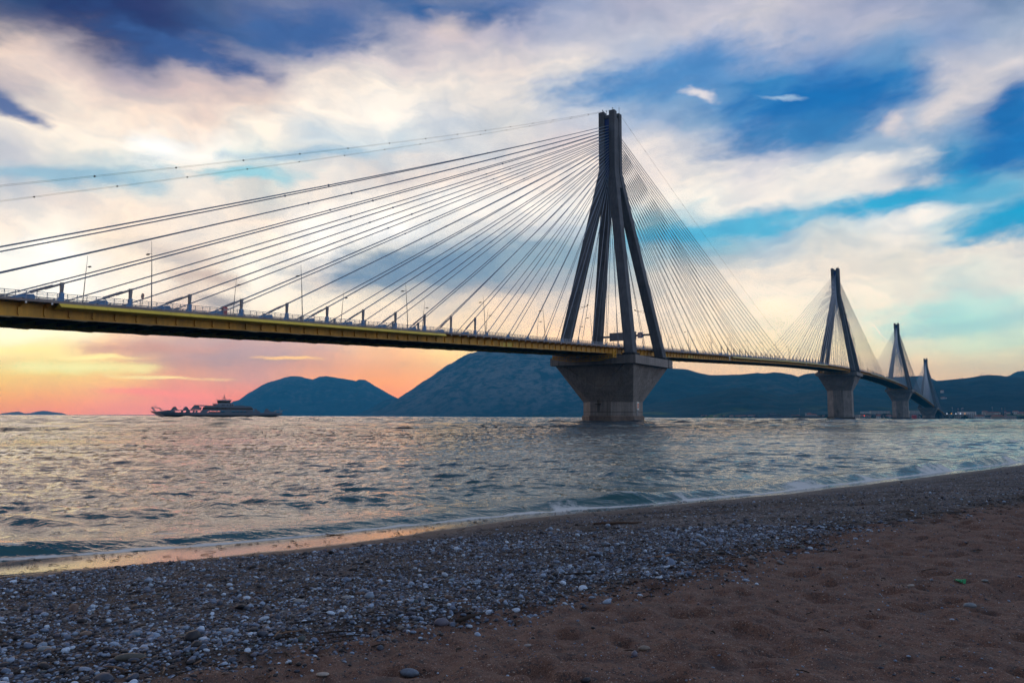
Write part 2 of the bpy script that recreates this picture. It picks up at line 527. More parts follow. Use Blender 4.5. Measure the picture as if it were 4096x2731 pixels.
def concrete(name, col):
    """Board-marked concrete: lift joints, vertical rain streaks, blotches."""
    m = bpy.data.materials.new(name)
    m.use_nodes = True
    g = NT(m.node_tree)
    p = next(n for n in g.n if n.type == 'BSDF_PRINCIPLED')
    co = g.node('ShaderNodeTexCoord').outputs['Object']
    blot = g.noise(co, 0.16, 5.0, 0.6)
    st = g.noise(g.scale(co, (1.0, 1.0, 0.05)), 1.4, 4.0, 0.6)
    sz = g.node('ShaderNodeSeparateXYZ')
    g.l.new(co, sz.inputs[0])
    zf = g.math('FRACT', g.math('DIVIDE', sz.outputs[2], 4.2))
    joint = g.math('LESS_THAN', zf, 0.022)
    lift = g.noise(g.scale(co, (0.0, 0.0, 0.238)), 1.0, 0.0)
    f = g.math('ADD', g.math('MULTIPLY', blot, 0.5), g.math('MULTIPLY', st, 0.5))
    f = g.maprange(f, 0.36, 0.62)
    c = g.mix(f, tuple(v * 0.58 for v in col), tuple(v * 1.25 for v in col))
    c = g.mix(g.maprange(lift, 0.35, 0.65, 0.0, 0.25), c, tuple(v * 0.8 for v in col))
    c = g.mix(g.math('MULTIPLY', joint, 0.6), c, tuple(v * 0.4 for v in col))
    g.l.new(c, p.inputs['Base Color'])
    p.inputs['Roughness'].default_value = 0.85
    b = g.node('ShaderNodeBump')
    b.inputs['Strength'].default_value = 0.5
    b.inputs['Distance'].default_value = 0.03
    g.l.new(g.noise(co, 3.0, 4.0), b.inputs['Height'])
    g.l.new(b.outputs[0], p.inputs['Normal'])
    return m


M = {}
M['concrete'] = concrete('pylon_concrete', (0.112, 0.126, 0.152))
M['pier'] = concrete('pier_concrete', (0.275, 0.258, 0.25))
M['collar'] = pmat('tide_stained_concrete', (0.17, 0.135, 0.115), 0.8, var=0.4, scale=0.5, streak=(1, 1, 0.35))
M['blue_steel'] = pmat('deep_blue_steel', (0.008, 0.045, 0.25), 0.5, var=0.2, scale=0.8)
M['yellow'] = pmat('ochre_steel', (0.68, 0.37, 0.032), 0.5, var=0.30, scale=0.5, streak=(1, 1, 0.3))
M['yellow_bright'] = pmat('yellow_fairing', (0.78, 0.60, 0.07), 0.4, var=0.12, scale=0.2)
M['flange'] = pmat('worn_flange_steel', (0.42, 0.27, 0.10), 0.45, var=0.25, scale=0.5)
M['underside'] = pmat('underside_steel', (0.16, 0.10, 0.05), 0.7, var=0.3, scale=0.4)
M['deck'] = pmat('deck_concrete', (0.27, 0.24, 0.24), 0.8, var=0.2, scale=0.4)
M['asphalt'] = pmat('asphalt', (0.05, 0.05, 0.052), 0.9, var=0.3, scale=0.6)
M['rail'] = pmat('grey_blue_rail_paint', (0.30, 0.36, 0.45), 0.45, var=0.15, scale=0.8)
M['cable'] = pmat('cable_sheath', (0.20, 0.27, 0.38), 0.35, var=0.1, scale=0.05)
M['anchor'] = pmat('blue_anchor_paint', (0.045, 0.24, 0.56), 0.45, var=0.25, scale=1.0)
M['tube'] = pmat('grey_guide_tube', (0.20, 0.21, 0.25), 0.4, var=0.15, scale=0.8)
M['dark'] = pmat('dark_steel', (0.025, 0.027, 0.03), 0.6, var=0.3, scale=1.0)
M['steel'] = pmat('galvanised_steel', (0.20, 0.22, 0.25), 0.4, metal=0.3, var=0.15, scale=1.0)
M['white'] = pmat('white_paint', (0.72, 0.72, 0.72), 0.4, var=0.06, scale=0.5)
M['red'] = pmat('red_paint', (0.55, 0.04, 0.03), 0.4, var=0.12, scale=0.6)
M['orange'] = pmat('orange_paint', (0.85, 0.20, 0.02), 0.5, var=0.1)
M['black'] = pmat('black_paint', (0.012, 0.013, 0.016), 0.35, var=0.2)
M['glass'] = pmat('dark_window_glass', (0.012, 0.014, 0.018), 0.08, var=0.2)
M['rust'] = pmat('rusty_steel', (0.16, 0.075, 0.035), 0.8, var=0.4, scale=1.5)
# ------------------------------------------------------------------ the bridge
B0 = np.array([45.438, 331.389, 0.0])
TH = 0.5875
BN = np.array([math.cos(TH), -math.sin(TH), 0.0])
BD = np.array([math.sin(TH), math.cos(TH), 0.0])
SLAB = [28.28, 50.68, 50.44, 27.27]
SPAN = 560.0


def zf(t):
    """Height of the bottom of the deck's edge strip along the bridge."""
    t = np.asarray(t, float)
    u = np.where(t > 840, 1680 - t, t)
    a = 32.3 + 0.046 * u
    return np.where(u > 262, a - 0.5 * (0.046 / 578.0) * (u - 262) ** 2, a)


def bw(o, t, z):
    p = B0 + BN * o + BD * t
    return (p[0], p[1], z)


bridge = empty('cable_stayed_bridge', tuple(B0), -TH)
tag(bridge, 'long cable-stayed road bridge with four concrete pylons crossing the strait', 'bridge')


def interp(z, xs, ys):
    return float(np.interp(z, xs, ys))


def pylon_parts():
    """Meshes of one pylon with z = 0 at the top of its pier head, shared by the four."""
    out_z, out_o = (0, 78.7, 87.2, 115), (18.7, 5.43, 4.0, 4.0)
    in_o = (14.6, 1.5, 1.3, 1.3)
    legs = []
    for so, st in ((1, -1), (1, 1), (-1, -1), (-1, 1)):
        b = MB()
        rings = []
        for z in np.linspace(0, 78.7, 9):
            a, c = interp(z, out_z, out_o), interp(z, out_z, in_o)
            e = 0.18
            sq = [(c + e, c), (a - e, c), (a, c + e), (a, a - e), (a - e, a), (c + e, a), (c, a - e), (c, c + e)]
            rings.append([(so * x, st * y, z) for x, y in (sq if so * st > 0 else sq[::-1])])
        b.loft(rings)
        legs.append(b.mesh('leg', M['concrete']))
    h = MB()
    for so, st in ((1, -1), (1, 1), (-1, -1), (-1, 1)):
        rings = []
        for z in (78.72, 80.5, 82.5, 84.5, 86, 87.2, 88.6, 115):
            a, c = interp(z, out_z, out_o), interp(z, out_z, in_o)
            sq = [(c, c), (a, c), (a, a), (c, a)]
            rings.append([(so * x, st * y, z) for x, y in (sq if so * st > 0 else sq[::-1])])
        h.loft(rings)
    # walls between the corner posts, set back, and the lintels above the leg openings
    for s in (-1, 1):
        rr = []
        for z in (78.75, 82, 85, 87.3, 112.2):
            a = interp(z, out_z, out_o) - 0.28
            x0, x1 = sorted((s * (a - 1.6), s * a))
            rr.append([(x0, -1.34, z), (x1, -1.34, z), (x1, 1.34, z), (x0, 1.34, z)])
        h.loft(rr)
        h.box(-1.34, 1.34, min(s * 2.2, s * 4.0), max(s * 2.2, s * 4.0), 78.76, 81.2)
        h.box(-1.34, 1.34, min(s * 1.6, s * 3.6), max(s * 1.6, s * 3.6), 111.6, 113.1)
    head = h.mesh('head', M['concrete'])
    a = MB()
    a.box(-1.27, 1.27, -3.1, 3.1, 82.6, 111.55)
    for s in (-1, 1):
        for j in range(23):
            z = 108.1 - 1.35 * (22 - j)
            if z > 83:
                for o in (-0.87, 0.87):
                    a.tube([(o, s * 3.08, z), (o * 1.02, s * 3.5, z - 0.16)], 0.24, 8)
    box = a.mesh('anchor_box', M['blue_steel'])
    foot = []
    # drain channel, plinth and walkway rails at each leg foot
    for so in (-1, 1):
        for st in (-1, 1):
            k = MB()
            x0, x1 = sorted((so * 14.0, so * 19.25))
            y0, y1 = sorted((st * 14.0, st * 19.25))
            k.box(x0, x1, y0, y1, 0.004, 0.12)
            for q in np.arange(0, 5.3, 0.75):
                k.box(x0 + q - 0.12, x0 + q + 0.34, y0, y0 + 0.35, 0.1, 0.85)
                k.box(x0 + q - 0.12, x0 + q + 0.34, y1 - 0.35, y1, 0.1, 0.85)
                k.box(x0, x0 + 0.35, y0 + q - 0.12, y0 + q + 0.34, 0.1, 0.85)
                k.box(x1 - 0.35, x1, y0 + q - 0.12, y0 + q + 0.34, 0.1, 0.85)
            z = 0.84
            k.box(x0 - 0.1, x1 + 0.1, y0 - 0.1, y0 + 0.02, z, z + 0.22)
            k.box(x0 - 0.1, x1 + 0.1, y1 - 0.02, y1 + 0.1, z, z + 0.22)
            k.box(x0 - 0.1, x0 + 0.02, y0, y1, z, z + 0.22)
            k.box(x1 - 0.02, x1 + 0.1, y0, y1, z, z + 0.22)
            foot.append(k.mesh('footing_rail', M['dark']))
    s = MB()
    s.box(-20.2, 20.2, -20.2, 20.2, -3.52, -0.004)
    for so in (-1, 1):
        for st in (-1, 1):
            x0, x1 = sorted((so * 16.2, so * 20.5))
            y0, y1 = sorted((st * 16.2, st * 20.5))
            s.box(x0, x1, y0, y1, -3.54, 0.0)
    slab = s.mesh('pier_slab', M['pier'])
    # pyramidal pier head: octagon below, square above, with a sunk V in each face
    c = MB()
    T, A, V, zt, zb = 18.8, 12.2, 5.05, -3.52, -19.35

    def P(face, u, w, inset=0.0):
        """Point on a main face: u across (-1..1), w from the top (0) to the bottom (1)."""
        half = T + (V - T) * w
        dist = T + (A - T) * w - inset
        z = zt + (zb - zt) * w
        x, y = u * half, dist
        q = face * math.pi / 2
        return (x * math.cos(q) - y * math.sin(q), x * math.sin(q) + y * math.cos(q), z)
    for f in range(4):
        wt = 0.64
        hw = T + (V - T) * wt
        tip = 1.15 / hw
        TL, TR, BR, BL = P(f, -1, 0), P(f, 1, 0), P(f, 1, 1), P(f, -1, 1)
        a, b2, d, e = P(f, -0.80, 0), P(f, -tip, wt), P(f, tip, wt), P(f, 0.80, 0)
        ins = 1.15
        a2, b3, d2, e2 = P(f, -0.74, 0, ins), P(f, -tip * 0.7, wt * 0.93, ins), P(f, tip * 0.7, wt * 0.93, ins), P(f, 0.74, 0, ins)
        c.add([TL, a, b2, d, e, TR, BR, BL], [(0, 1, 2, 7), (2, 3, 6, 7), (3, 4, 5, 6)])
        c.add([a, b2, d, e, a2, b3, d2, e2], [(0, 4, 5, 1), (1, 5, 6, 2), (2, 6, 7, 3), (4, 7, 6, 5)])
        nb = P(f + 1, 1, 1)
        c.add([BL, TL, nb], [(0, 1, 2)])
    c.add([(-T, -T, zt), (T, -T, zt), (T, T, zt), (-T, T, zt)], [(0, 1, 2, 3)])
    capm = c.mesh('pier_head', M['pier'])
    return legs, head, box, foot, slab, capm


def octagon(a, z):
    r = a / math.cos(math.pi / 8)
    return [(r * math.cos(math.pi / 8 + k * math.pi / 4), r * math.sin(math.pi / 8 + k * math.pi / 4), z) for k in range(8)]


legs, head_m, box_m, foot_m, slab_m, cap_m = pylon_parts()
for i in range(4):
    z0 = SLAB[i]
    py = empty('pylon', (0, SPAN * i, z0), 0, bridge)
    for m in legs:
        link_mesh('leg', m, None, py)
    link_mesh('head', head_m, None, py)
    link_mesh('anchor_box', box_m, None, py)
    for m in foot_m:
        link_mesh('footing_rail', m, None, py)
    link_mesh('pier_slab', slab_m, None, py)
    link_mesh('pier_head', cap_m, None, py)
    s = MB()
    zt = -19.35
    s.loft([octagon(12.2 + k, z) for z, k in ((-z0 - 8, 0.0), (zt - 0.002, 0.0))])
    s.build('shaft', M['pier'], py)
    s = MB()
    s.loft([octagon(12.85, -z0 - 8), octagon(12.85, -z0 + 2.65), octagon(12.65, -z0 + 2.95)])
    s.build('collar', M['collar'], py)
    # fenders, chain line and service ladder round the foot
    f = MB()
    for k in range(8):
        q = k * math.pi / 4
        for w in np.arange(-4.6, 4.7, 1.15):
            if (i == 0 and k != 1) or (i > 0 and k not in (6, 7, 0, 5)):
                continue
            if i == 0 and abs(w) > 2.2:
                continue
            x, y = 13.2, w
            X, Y = x * math.cos(q) - y * math.sin(q), x * math.sin(q) + y * math.cos(q)
            f.tube([(X, Y, -z0 + 0.5), (X, Y, -z0 + 3.4)], 0.3, 6)
    f.build('fender', M['dark'], py)
    f = MB()
    ring = octagon(12.3, -z0 + 4.6)
    for a, b in zip(ring, ring[1:] + ring[:1]):
        f.bar(a, b, 0.14, 0.14)
    q = -math.pi / 2 - 0.09
    X, Y = 12.55 * math.cos(q), 12.55 * math.sin(q)
    f.tube([(X, Y, zt + 0.9 if i == 0 else -z0 + 12), (X, Y, -z0 + 4.6)], 0.16, 6)
    f.box(X - 1.0, X + 1.4, Y - 0.75, Y + 0.3, zt - 1.1 if i == 0 else -z0 + 9, zt - 0.8 if i == 0 else -z0 + 9.4)
    f.tube([(X + 0.9, Y - 0.5, zt + 1.8 if i == 0 else -z0 + 12), (X + 0.9, Y - 0.5, zt - 3.8 if i == 0 else -z0 + 5)], 0.1, 6)
    f.build('service_ladder', M['dark'], py)
    # little masts on the top of the posts
    for o, t, h in ((-2.6, -2.6, 0.9), (-0.3, -3.0, -0.2), (2.6, -2.6, 0.9), (3.2, 3.0, 3.2)):
        f = MB()
        f.tube([(o, t, 113.0), (o, t, 115.4 + h)], 0.09, 6)
        if h < 2:
            f.dome((o, t, 115.5 + h), 0.24, 0.24, 0.3, 8, 4)
        f.build('top_beacon' if h < 2 else 'aerial', M['dark'], py)

# door and navigation board on the pier of the nearest pylon
p0 = [c for c in bridge.children if c.name == 'pylon'][0]
f = MB()
f.box(12.22, 12.40, -2.2, -0.3, -25.2, -21.0)
f.build('door', M['steel'], p0)


def txt(name, body, size, loc, rot, mat, parent=None, extrude=0.004):
    cu = bpy.data.curves.new(name, 'FONT')
    cu.body = body
    cu.size = size
    cu.extrude = extrude
    cu.align_x = 'CENTER'
    cu.align_y = 'CENTER'
    cu.materials.append(mat)
    tmp = bpy.data.objects.new(name, cu)
    me = bpy.data.meshes.new_from_object(tmp)
    bpy.data.objects.remove(tmp)
    me.name = name
    o = bpy.data.objects.new(name, me)
    C.objects.link(o)
    o.location = loc
    o.rotation_euler = rot
    o.parent = parent
    return o


nb = empty('navigation_board', bw(12.22, -1.25, 7.3), -TH)
tag(nb, 'white navigation board with orange cross on the pier of the nearest pylon', 'sign')
f = MB()
f.box(0.0, 0.55, -1.15, 1.15, -1.8, 1.75)
f.build('panel', M['white'], nb)
f = MB()
for s in (-1, 1):
    f.bar((0.58 + 0.01 * s, s * 0.55, 1.05), (0.58 + 0.01 * s, -s * 0.55, -1.05), 0.06, 0.42)
f.build('orange_cross', M['orange'], nb)

# ---- deck
T0, T1 = -430.0, 2230.0
ts = np.arange(T0, T1 + 0.1, 4.0)
NEAR = 13.6


def extrude(profile, ts_, b, dz=0.0):
    """Profile of (o, dz) carried along the deck's rise."""
    b.loft([[(o, t, float(zf(t)) + z + dz) for o, z in profile] for t in ts_])


b = MB()
extrude([(-NEAR, 0), (NEAR, 0), (NEAR, 0.38), (-NEAR, 0.38)], ts, b)
deck = b.build('deck', M['deck'], bridge)
b = MB()
extrude([(-9.6, 0.384), (9.6, 0.384), (9.6, 0.44), (-9.6, 0.44)], ts, b)
b.build('roadway', M['asphalt'], deck)
for s in (1, -1):
    b = MB()
    extrude([(s * 10.96, -2.4), (s * 11.0, -2.4), (s * 11.0, -0.004), (s * 10.96, -0.004)][::s], ts, b)
    gd = b
    for t in ts:
        if t < -330 or t > 1990:
            continue
        z = float(zf(t))
        # upright stiffener with a pointed foot
        x0, x1 = s * 11.0, s * 11.34
        pts = [(t - 0.2, z - 0.3), (t + 0.2, z - 0.3), (t + 0.2, z - 1.95), (t, z - 2.2), (t - 0.2, z - 1.95)]
        gd.add([(x1, a, c) for a, c in pts] + [(x0, a, c) for a, c in pts], [tuple(range(5)), tuple(range(9, 4, -1))] + [(k, k + 5, (k + 1) % 5 + 5, (k + 1) % 5) for k in range(5)])
        # cantilever bracket under the edge strip
        gd.add([(x0, t - 0.06, z - 0.95), (x0, t - 0.06, z - 0.01), (s * 13.3, t - 0.06, z - 0.01), (s * 13.3, t - 0.06, z - 0.22),
                (x0, t + 0.06, z - 0.95), (x0, t + 0.06, z - 0.01), (s * 13.3, t + 0.06, z - 0.01), (s * 13.3, t + 0.06, z - 0.22)],
               [(0, 1, 2, 3), (7, 6, 5, 4), (0, 3, 7, 4), (3, 2, 6, 7), (1, 0, 4, 5), (2, 1, 5, 6)])
        if abs((t - T0) % 12) < 0.1 and t < 420:
            gd.box(*sorted((s * 11.002, s * 11.03)), t + 1.2, t + 2.1, z - 2.3, z - 0.75)
    gd.build('girder', M['yellow'], deck)
    b = MB()
    extrude([(s * 11.0 - 0.42, -2.47), (s * 11.0 + 0.42, -2.47), (s * 11.0 + 0.42, -2.40), (s * 11.0 - 0.42, -2.40)], ts, b)
    for t in np.arange(T0 + 1.6, 1990, 12.0):
        z = float(zf(t))
        b.box(s * 11 - 0.5, s * 11 + 0.5, t - 1.35, t + 1.35, z - 2.56, z - 2.472)
    b.build('flange', M['flange'], deck)
    b = MB()
    for t in ts[::1]:
        if -330 < t < 1990:
            z = float(zf(t))
            b.box(*sorted((s * 13.3, s * 13.56)), t - 0.13, t + 0.13, z - 0.34, z - 0.003)
    tag(b.build('drain_outlets', M['white'], deck), kind='stuff')
b = MB()
for t in ts:
    if t < 1990:
        z = float(zf(t))
        b.box(-10.94, 10.94, t - 0.01, t + 0.02, z - 1.7, z - 0.005)
        b.box(-10.94, 10.94, t - 0.2, t + 0.2, z - 1.76, z - 1.702)
for o in (-6, 0, 6):
    extrude([(o - 0.15, -1.3), (o + 0.15, -1.3), (o + 0.15, -1.26), (o - 0.15, -1.26)], ts[::1], b)
b.build('cross_beams', M['underside'], deck)
# a few web panels freshly painted in brighter yellow
for t0, n in ((-106, 2), (66, 2), (33, 1)):
    for k in range(n):
        t = t0 + 4 * k
        b = MB()
        q = np.array([t + 0.22, t + 3.78])
        b.loft([[(11.006, t_, float(zf(t_)) - 2.38), (11.02, t_, float(zf(t_)) - 2.38), (11.02, t_, float(zf(t_)) - 1.0), (11.006, t_, float(zf(t_)) - 1.0)] for t_ in q])
        b.build('repainted_panel', M['yellow_bright'], deck)
for a0, a1 in ((-241, -135), (135, 425), (695, 985), (1255, 1545)):
    for s in (1, -1):
        b = MB()
        tt = np.arange(a0, a1 + 0.1, 4.0)
        for u, w in zip(tt[:-1], tt[1:]):
            prof = [(13.62, -0.02), (14.08, -0.62), (13.95, -0.72), (11.2, -0.92)]
            rings = [[(s * o, t + 0.35 * (-z), float(zf(t)) + z) for o, z in prof] for t in (u, w - 0.05)]
            if s < 0:
                rings = rings[::-1]
            b.loft(rings)
        b.build('fairing', M['yellow_bright'], deck)

# railings: posts, handrails, pickets on the near stretch, road safety barrier
for s in (1, -1):
    b = MB()
    o = s * 13.42
    tt = np.arange(T0, T1, 8.0)
    for dz, w in ((1.66, 0.10), (1.36, 0.06), (0.58, 0.06)):
        extrude([(o - w / 2, dz - w / 2), (o + w / 2, dz - w / 2), (o + w / 2, dz + w / 2), (o - w / 2, dz + w / 2)], tt, b)
    for t in np.arange(T0, 1990, 1.6):
        z = float(zf(t))
        b.box(o - 0.045, o + 0.045, t - 0.05, t + 0.05, z + 0.38, z + 1.63)
    for t in np.arange(-300, 70 if s > 0 else -100, 0.2):
        z = float(zf(t))
        b.box(o - 0.014, o + 0.014, t - 0.016, t + 0.016, z + 0.58, z + 1.36)
    b.build('railing', M['rail'], deck)
    b = MB()
    o = s * 10.4
    for dz, w in ((1.15, 0.14), (0.85, 0.12), (0.6, 0.12)):
        extrude([(o - w / 2, dz - w / 2), (o + w / 2, dz - w / 2), (o + w / 2, dz + w / 2), (o - w / 2, dz + w / 2)], tt, b)
    for t in np.arange(T0, 1990, 2.4):
        z = float(zf(t))
        b.box(o - 0.08, o + 0.08, t - 0.09, t + 0.09, z + 0.38, z + 1.2)
    b.build('safety_barrier', M['tube'], deck)

# approach viaduct columns at the far end
b = MB()
for t in np.arange(1972, T1, 22.0):
    z = float(zf(t))
    for o in (-9, 9):
        b.tube([(o, t, -3), (o, t, z - 2.5)], 1.1, 8)
    b.box(-12, 12, t - 1.1, t + 1.1, z - 3.6, z - 2.48)
b.build('approach_column', M['concrete'], bridge)

# ---- stay cables
CAB = []


def cable_ends(i, so, st, j):
    t = st * (7.2 + 12.0 * j)
    T = SPAN * i + t
    a = np.array([so * 12.2, T, float(zf(T)) + 0.75])
    h = np.array([so * 0.87, SPAN * i + st * 3.35, SLAB[i] + 108.1 - 1.35 * (22 - j)])
    return a, h


def cable_curve(a, h, n=12):
    L = np.linalg.norm(h - a)
    sag = 0.0000165 * L * L
    u = np.linspace(0, 1, n)
    P = a[None] * (1 - u[:, None]) + h[None] * u[:, None]
    P[:, 2] -= 4 * sag * u * (1 - u)
    return P


def cable_point(a, h, dt):
    """Point on the cable dt metres along the deck from its anchor."""
    u = abs(dt) / max(abs(h[1] - a[1]), 1e-6)
    L = np.linalg.norm(h - a)
    p = a * (1 - u) + h * u
    p[2] -= 4 * 0.0000165 * L * L * u * (1 - u)
    return p


def anchor_shape(b, a, h, damper, detail=True):
    """Blue bracket on the deck edge and the grey guide tube that carries on up the cable."""
    d = (h - a) / np.linalg.norm(h - a)
    along = np.array([0, math.copysign(1, d[1]), 0])
    base = float(a[2]) - 0.38
    b.cur = 0
    if damper:
        q = [(-1.2, -0.36), (0.3, -0.36), (0.6, -0.1), (1.4, 0.05), (1.8, -0.36), (3.4, -0.36), (3.6, 0.55), (3.2, 0.95), (2.2, 0.8), (0.2, 0.35)]
    else:
        q = [(-0.9, -0.36), (1.4, -0.36), (1.3, 0.6), (1.0, 1.0), (0.2, 0.9)]
    sl = math.tan(math.asin(min(max(d[2], -1), 1)))
    vs = []
    for w in (-0.2, 0.2):
        for u, z in q:
            vs.append((a[0] + w, a[1] + along[1] * u * 0.85, a[2] - 0.01 + z * 0.85 - 0.05))
    n = len(q)
    b.add(vs, [tuple(range(n)), tuple(range(2 * n - 1, n - 1, -1))] + [(k, k + n, (k + 1) % n + n, (k + 1) % n) for k in range(n)])
    b.cur = 1
    k0, k1 = (2.6, 6.2) if damper else (0.7, 2.6)
    b.tube([a + d * k0, a + d * k1, a + d * (k1 + 0.25)], [0.26, 0.21, 0.15], 8)


def damper_shape(b, a, h):
    st = math.copysign(1, h[1] - a[1])
    dt = 7.3
    p = cable_point(a, h, dt)
    z = float(zf(p[1])) + 0.38
    x, y = p[0], p[1]
    b.cur = 0
    w = 0.32
    q = [(-0.8 * st, z), (0.34 * st, z), (0.34 * st, z + 1.7), (-0.26 * st, z + 1.7), (-0.32 * st, z + 0.9)]
    n = 5
    vs = [(x + s_, y + u, v) for s_ in (-w, w) for u, v in q]
    b.add(vs, [tuple(range(n)), tuple(range(2 * n - 1, n - 1, -1))] + [(k, k + n, (k + 1) % n + n, (k + 1) % n) for k in range(n)])
    b.cur = 1
    if p[2] > z + 1.9:
        b.loft([[(x - 0.2, y - 0.22, z + 1.75), (x + 0.2, y - 0.22, z + 1.75), (x + 0.2, y + 0.22, z + 1.75), (x - 0.2, y + 0.22, z + 1.75)],
                [(x - 0.24, y - 0.28, p[2] + 0.2), (x + 0.24, y - 0.28, p[2] + 0.2), (x + 0.24, y + 0.28, p[2] + 0.2), (x - 0.24, y + 0.28, p[2] + 0.2)]])
        u = np.array([0, 0, 0.0]) + (h - a) / np.linalg.norm(h - a)
        b.tube([p - u * 3.0, p + u * 0.4], [0.19, 0.19], 8)


mass = MB()
own = 0
order = [(0, so, st, j) for so in (1, -1) for st in (-1, 1) for j in range(22, -1, -1)] + [(1, 1, -1, j) for j in range(22, 14, -1)]
keep = set(order[:100])
for i in range(4):
    for so in (1, -1):
        for st in (-1, 1):
            for j in range(23):
                a, h = cable_ends(i, so, st, j)
                r = 0.108 + 0.045 * j / 22.0 + (0.02 if i > 0 else 0.0)
                damp = j >= 10
                if (i, so, st, j) in keep:
                    b = MB()
                    b.tube(cable_curve(a, h), r, 6)
                    kx = np.array([0.35, 0.62])
                    for q in kx:
                        pq = a * (1 - q) + h * q
                        pq[2] -= 4 * 0.0000165 * np.linalg.norm(h - a) ** 2 * q * (1 - q)
                        b.dome(pq, r * 1.9, r * 1.9, r * 2.2, 6, 3)
                    c = b.build('stay_cable', M['cable'], bridge)
                    b = MB()
                    anchor_shape(b, a, h, damp)
                    b.build('anchorage', [M['anchor'], M['tube']], c)
                    if damp:
                        b = MB()
                        damper_shape(b, a, h)
                        b.build('damper_post', [M['anchor'], M['tube']], c)
                else:
                    mass.cur = 0
                    mass.tube(cable_curve(a, h, 5), r, 4, False)
                    s0 = len(mass.m)
                    anchor_shape(mass, a, h, damp)
                    if damp:
                        damper_shape(mass, a, h)
                    for k in range(s0, len(mass.m)):
                        mass.m[k] = 1 if mass.m[k] == 0 else 2
o = mass.build('stay_cables', [M['cable'], M['anchor'], M['tube']], bridge)
tag(o, kind='stuff')

# ---- guard wires from the pylon tops to small T posts on the deck, with marker balls
b = MB()
for i in range(4):
    for st in (-1, 1):
        for so in (-1, 1):
            e = SPAN * i + st * 278.0
            h = np.array([so * 3.4, SPAN * i + st * 3.4, SLAB[i] + 115.3])
            a = np.array([so * 13.0, e, float(zf(e)) + 9.2])
            u = np.linspace(0, 1, 14)
            P = a[None] * (1 - u[:, None]) + h[None] * u[:, None]
            P[:, 2] -= 4 * 2.2 * u * (1 - u)
            for off in ((0.0, 0.22) if i == 0 else (0.0,)):
                b.tube(P + np.array([0, 0, -off]), 0.022, 3, False)
            for q in np.linspace(0.04, 0.96, 17):
                p = np.array([np.interp(q, u, P[:, k]) for k in range(3)])
                b.dome(p + np.array([0, 0, -0.11]), 0.18, 0.18, 0.18, 6, 4)
            z = float(zf(e)) + 0.38
            b.tube([(so * 13.0, e, z), (so * 13.0, e, z + 8.9)], [0.1, 0.06], 5)
            b.tube([(so * 13.0, e - 0.9, z + 8.9), (so * 13.0, e + 0.9, z + 8.9)], 0.05, 4)
b.build('guard_wires', M['dark'], bridge)

# ------------------------------------------------------------------ things standing on or hung from the bridge


def lamp_meshes():
    p = MB()
    p.tube([(0.15, 0, 0), (0.15 - 0.6, 0, 7.5), (-1.0, 0, 13.2)], [0.13, 0.09, 0.03], 6)
    p.tube([(-0.83, 0, 10.75), (-1.7, 0, 10.75)], 0.045, 5)
    l = MB()
    l.dome((-2.05, 0, 10.72), 0.62, 0.24, 0.16, 10, 6)
    whole = MB()
    whole.v, whole.f, whole.m = list(p.v), list(p.f), list(p.m)
    whole.add(l.v, l.f)
    return p.mesh('pole', M['steel']), l.mesh('luminaire', M['dark'], True), whole.mesh('lamp_post', M['steel'])


pole_m, lum_m, lamp_m = lamp_meshes()
ORD = ['first', 'second', 'third', 'fourth', 'fifth', 'sixth', 'seventh', 'eighth', 'ninth', 'tenth', 'eleventh', 'twelfth', 'thirteenth', 'fourteenth', 'fifteenth', 'sixteenth']
for side, s in (('near', 1), ('far', -1)):
    n = 0
    for k in range(0, 62):
        t = -224.4 + 36.0 * k
        if abs((t + 20) % SPAN) < 40 and 6 < abs(t % SPAN) < 26:
            t -= 12
        z = float(zf(t)) + 0.38
        loc = bw(s * 12.9, t, z)
        rz = -TH + (0 if s > 0 else math.pi)
        if t < 330:
            lp = empty('lamp_post', loc, rz)
            link_mesh('pole', pole_m, None, lp)
            link_mesh('luminaire', lum_m, None, lp)
            wh = 'left' if t < -20 else 'right'
            if t < -20:
                n += 1
                tag(lp, 'slim lamp post on the deck\'s %s edge, %s from the left end' % (side, ORD[n - 1]), 'lamp post', 'lamp posts along the deck')
                last = n
            else:
                tag(lp, 'slim lamp post on the deck\'s %s edge, %s right of the nearest pylon' % (side, ORD[n - last]), 'lamp post', 'lamp posts along the deck')
                n += 1
        else:
            lp = link_mesh('lamp_post', lamp_m, None, None, loc, rz)
            seg = 'between the first and second pylon' if t < 560 else 'between the second and third pylon' if t < 1120 else 'between the third and fourth pylon' if t < 1680 else 'beyond the fourth pylon'
            tag(lp, 'tiny lamp post on the deck\'s %s edge %s' % (side, seg), 'lamp post', 'distant lamp posts, %s edge, %s' % (side, seg))

# round speed sign, red cabinet
z = float(zf(-226)) + 0.38
sg = empty('speed_sign', bw(12.6, -226.0, z), -TH)
tag(sg, 'round speed limit sign reading 80 on a thin post by the near railing', 'road sign')
b = MB()
b.tube([(0, 0, 0), (0, 0, 2.9)], 0.05, 6)
b.build('post', M['steel'], sg)
b = MB()
b.tube([(0, -0.03, 2.35), (0, 0.03, 2.35)], 0.52, 20)
b.build('disc', M['red'], sg)
b = MB()
b.tube([(0, -0.045, 2.35), (0, -0.032, 2.35)], 0.4, 20)
b.build('disc_face', M['white'], sg)
txt('lettering', '80', 0.52, (0, -0.05, 2.33), (R(90), 0, 0), M['black'], sg)
z = float(zf(-208.2)) + 0.38
rc = empty('emergency_cabinet', bw(12.2, -208.2, z), -TH)
tag(rc, 'red emergency cabinet at the foot of a lamp post on the deck', 'cabinet')
b = MB()
b.box(-0.3, 0.3, -0.5, 0.5, 0.0, 1.7)
b.build('body', M['red'], rc)
b = MB()
for k in range(3):
    b.box(0.303, 0.32, -0.4, 0.4, 0.95 + 0.22 * k, 1.03 + 0.22 * k)
b.build('louvre', M['white'], rc)

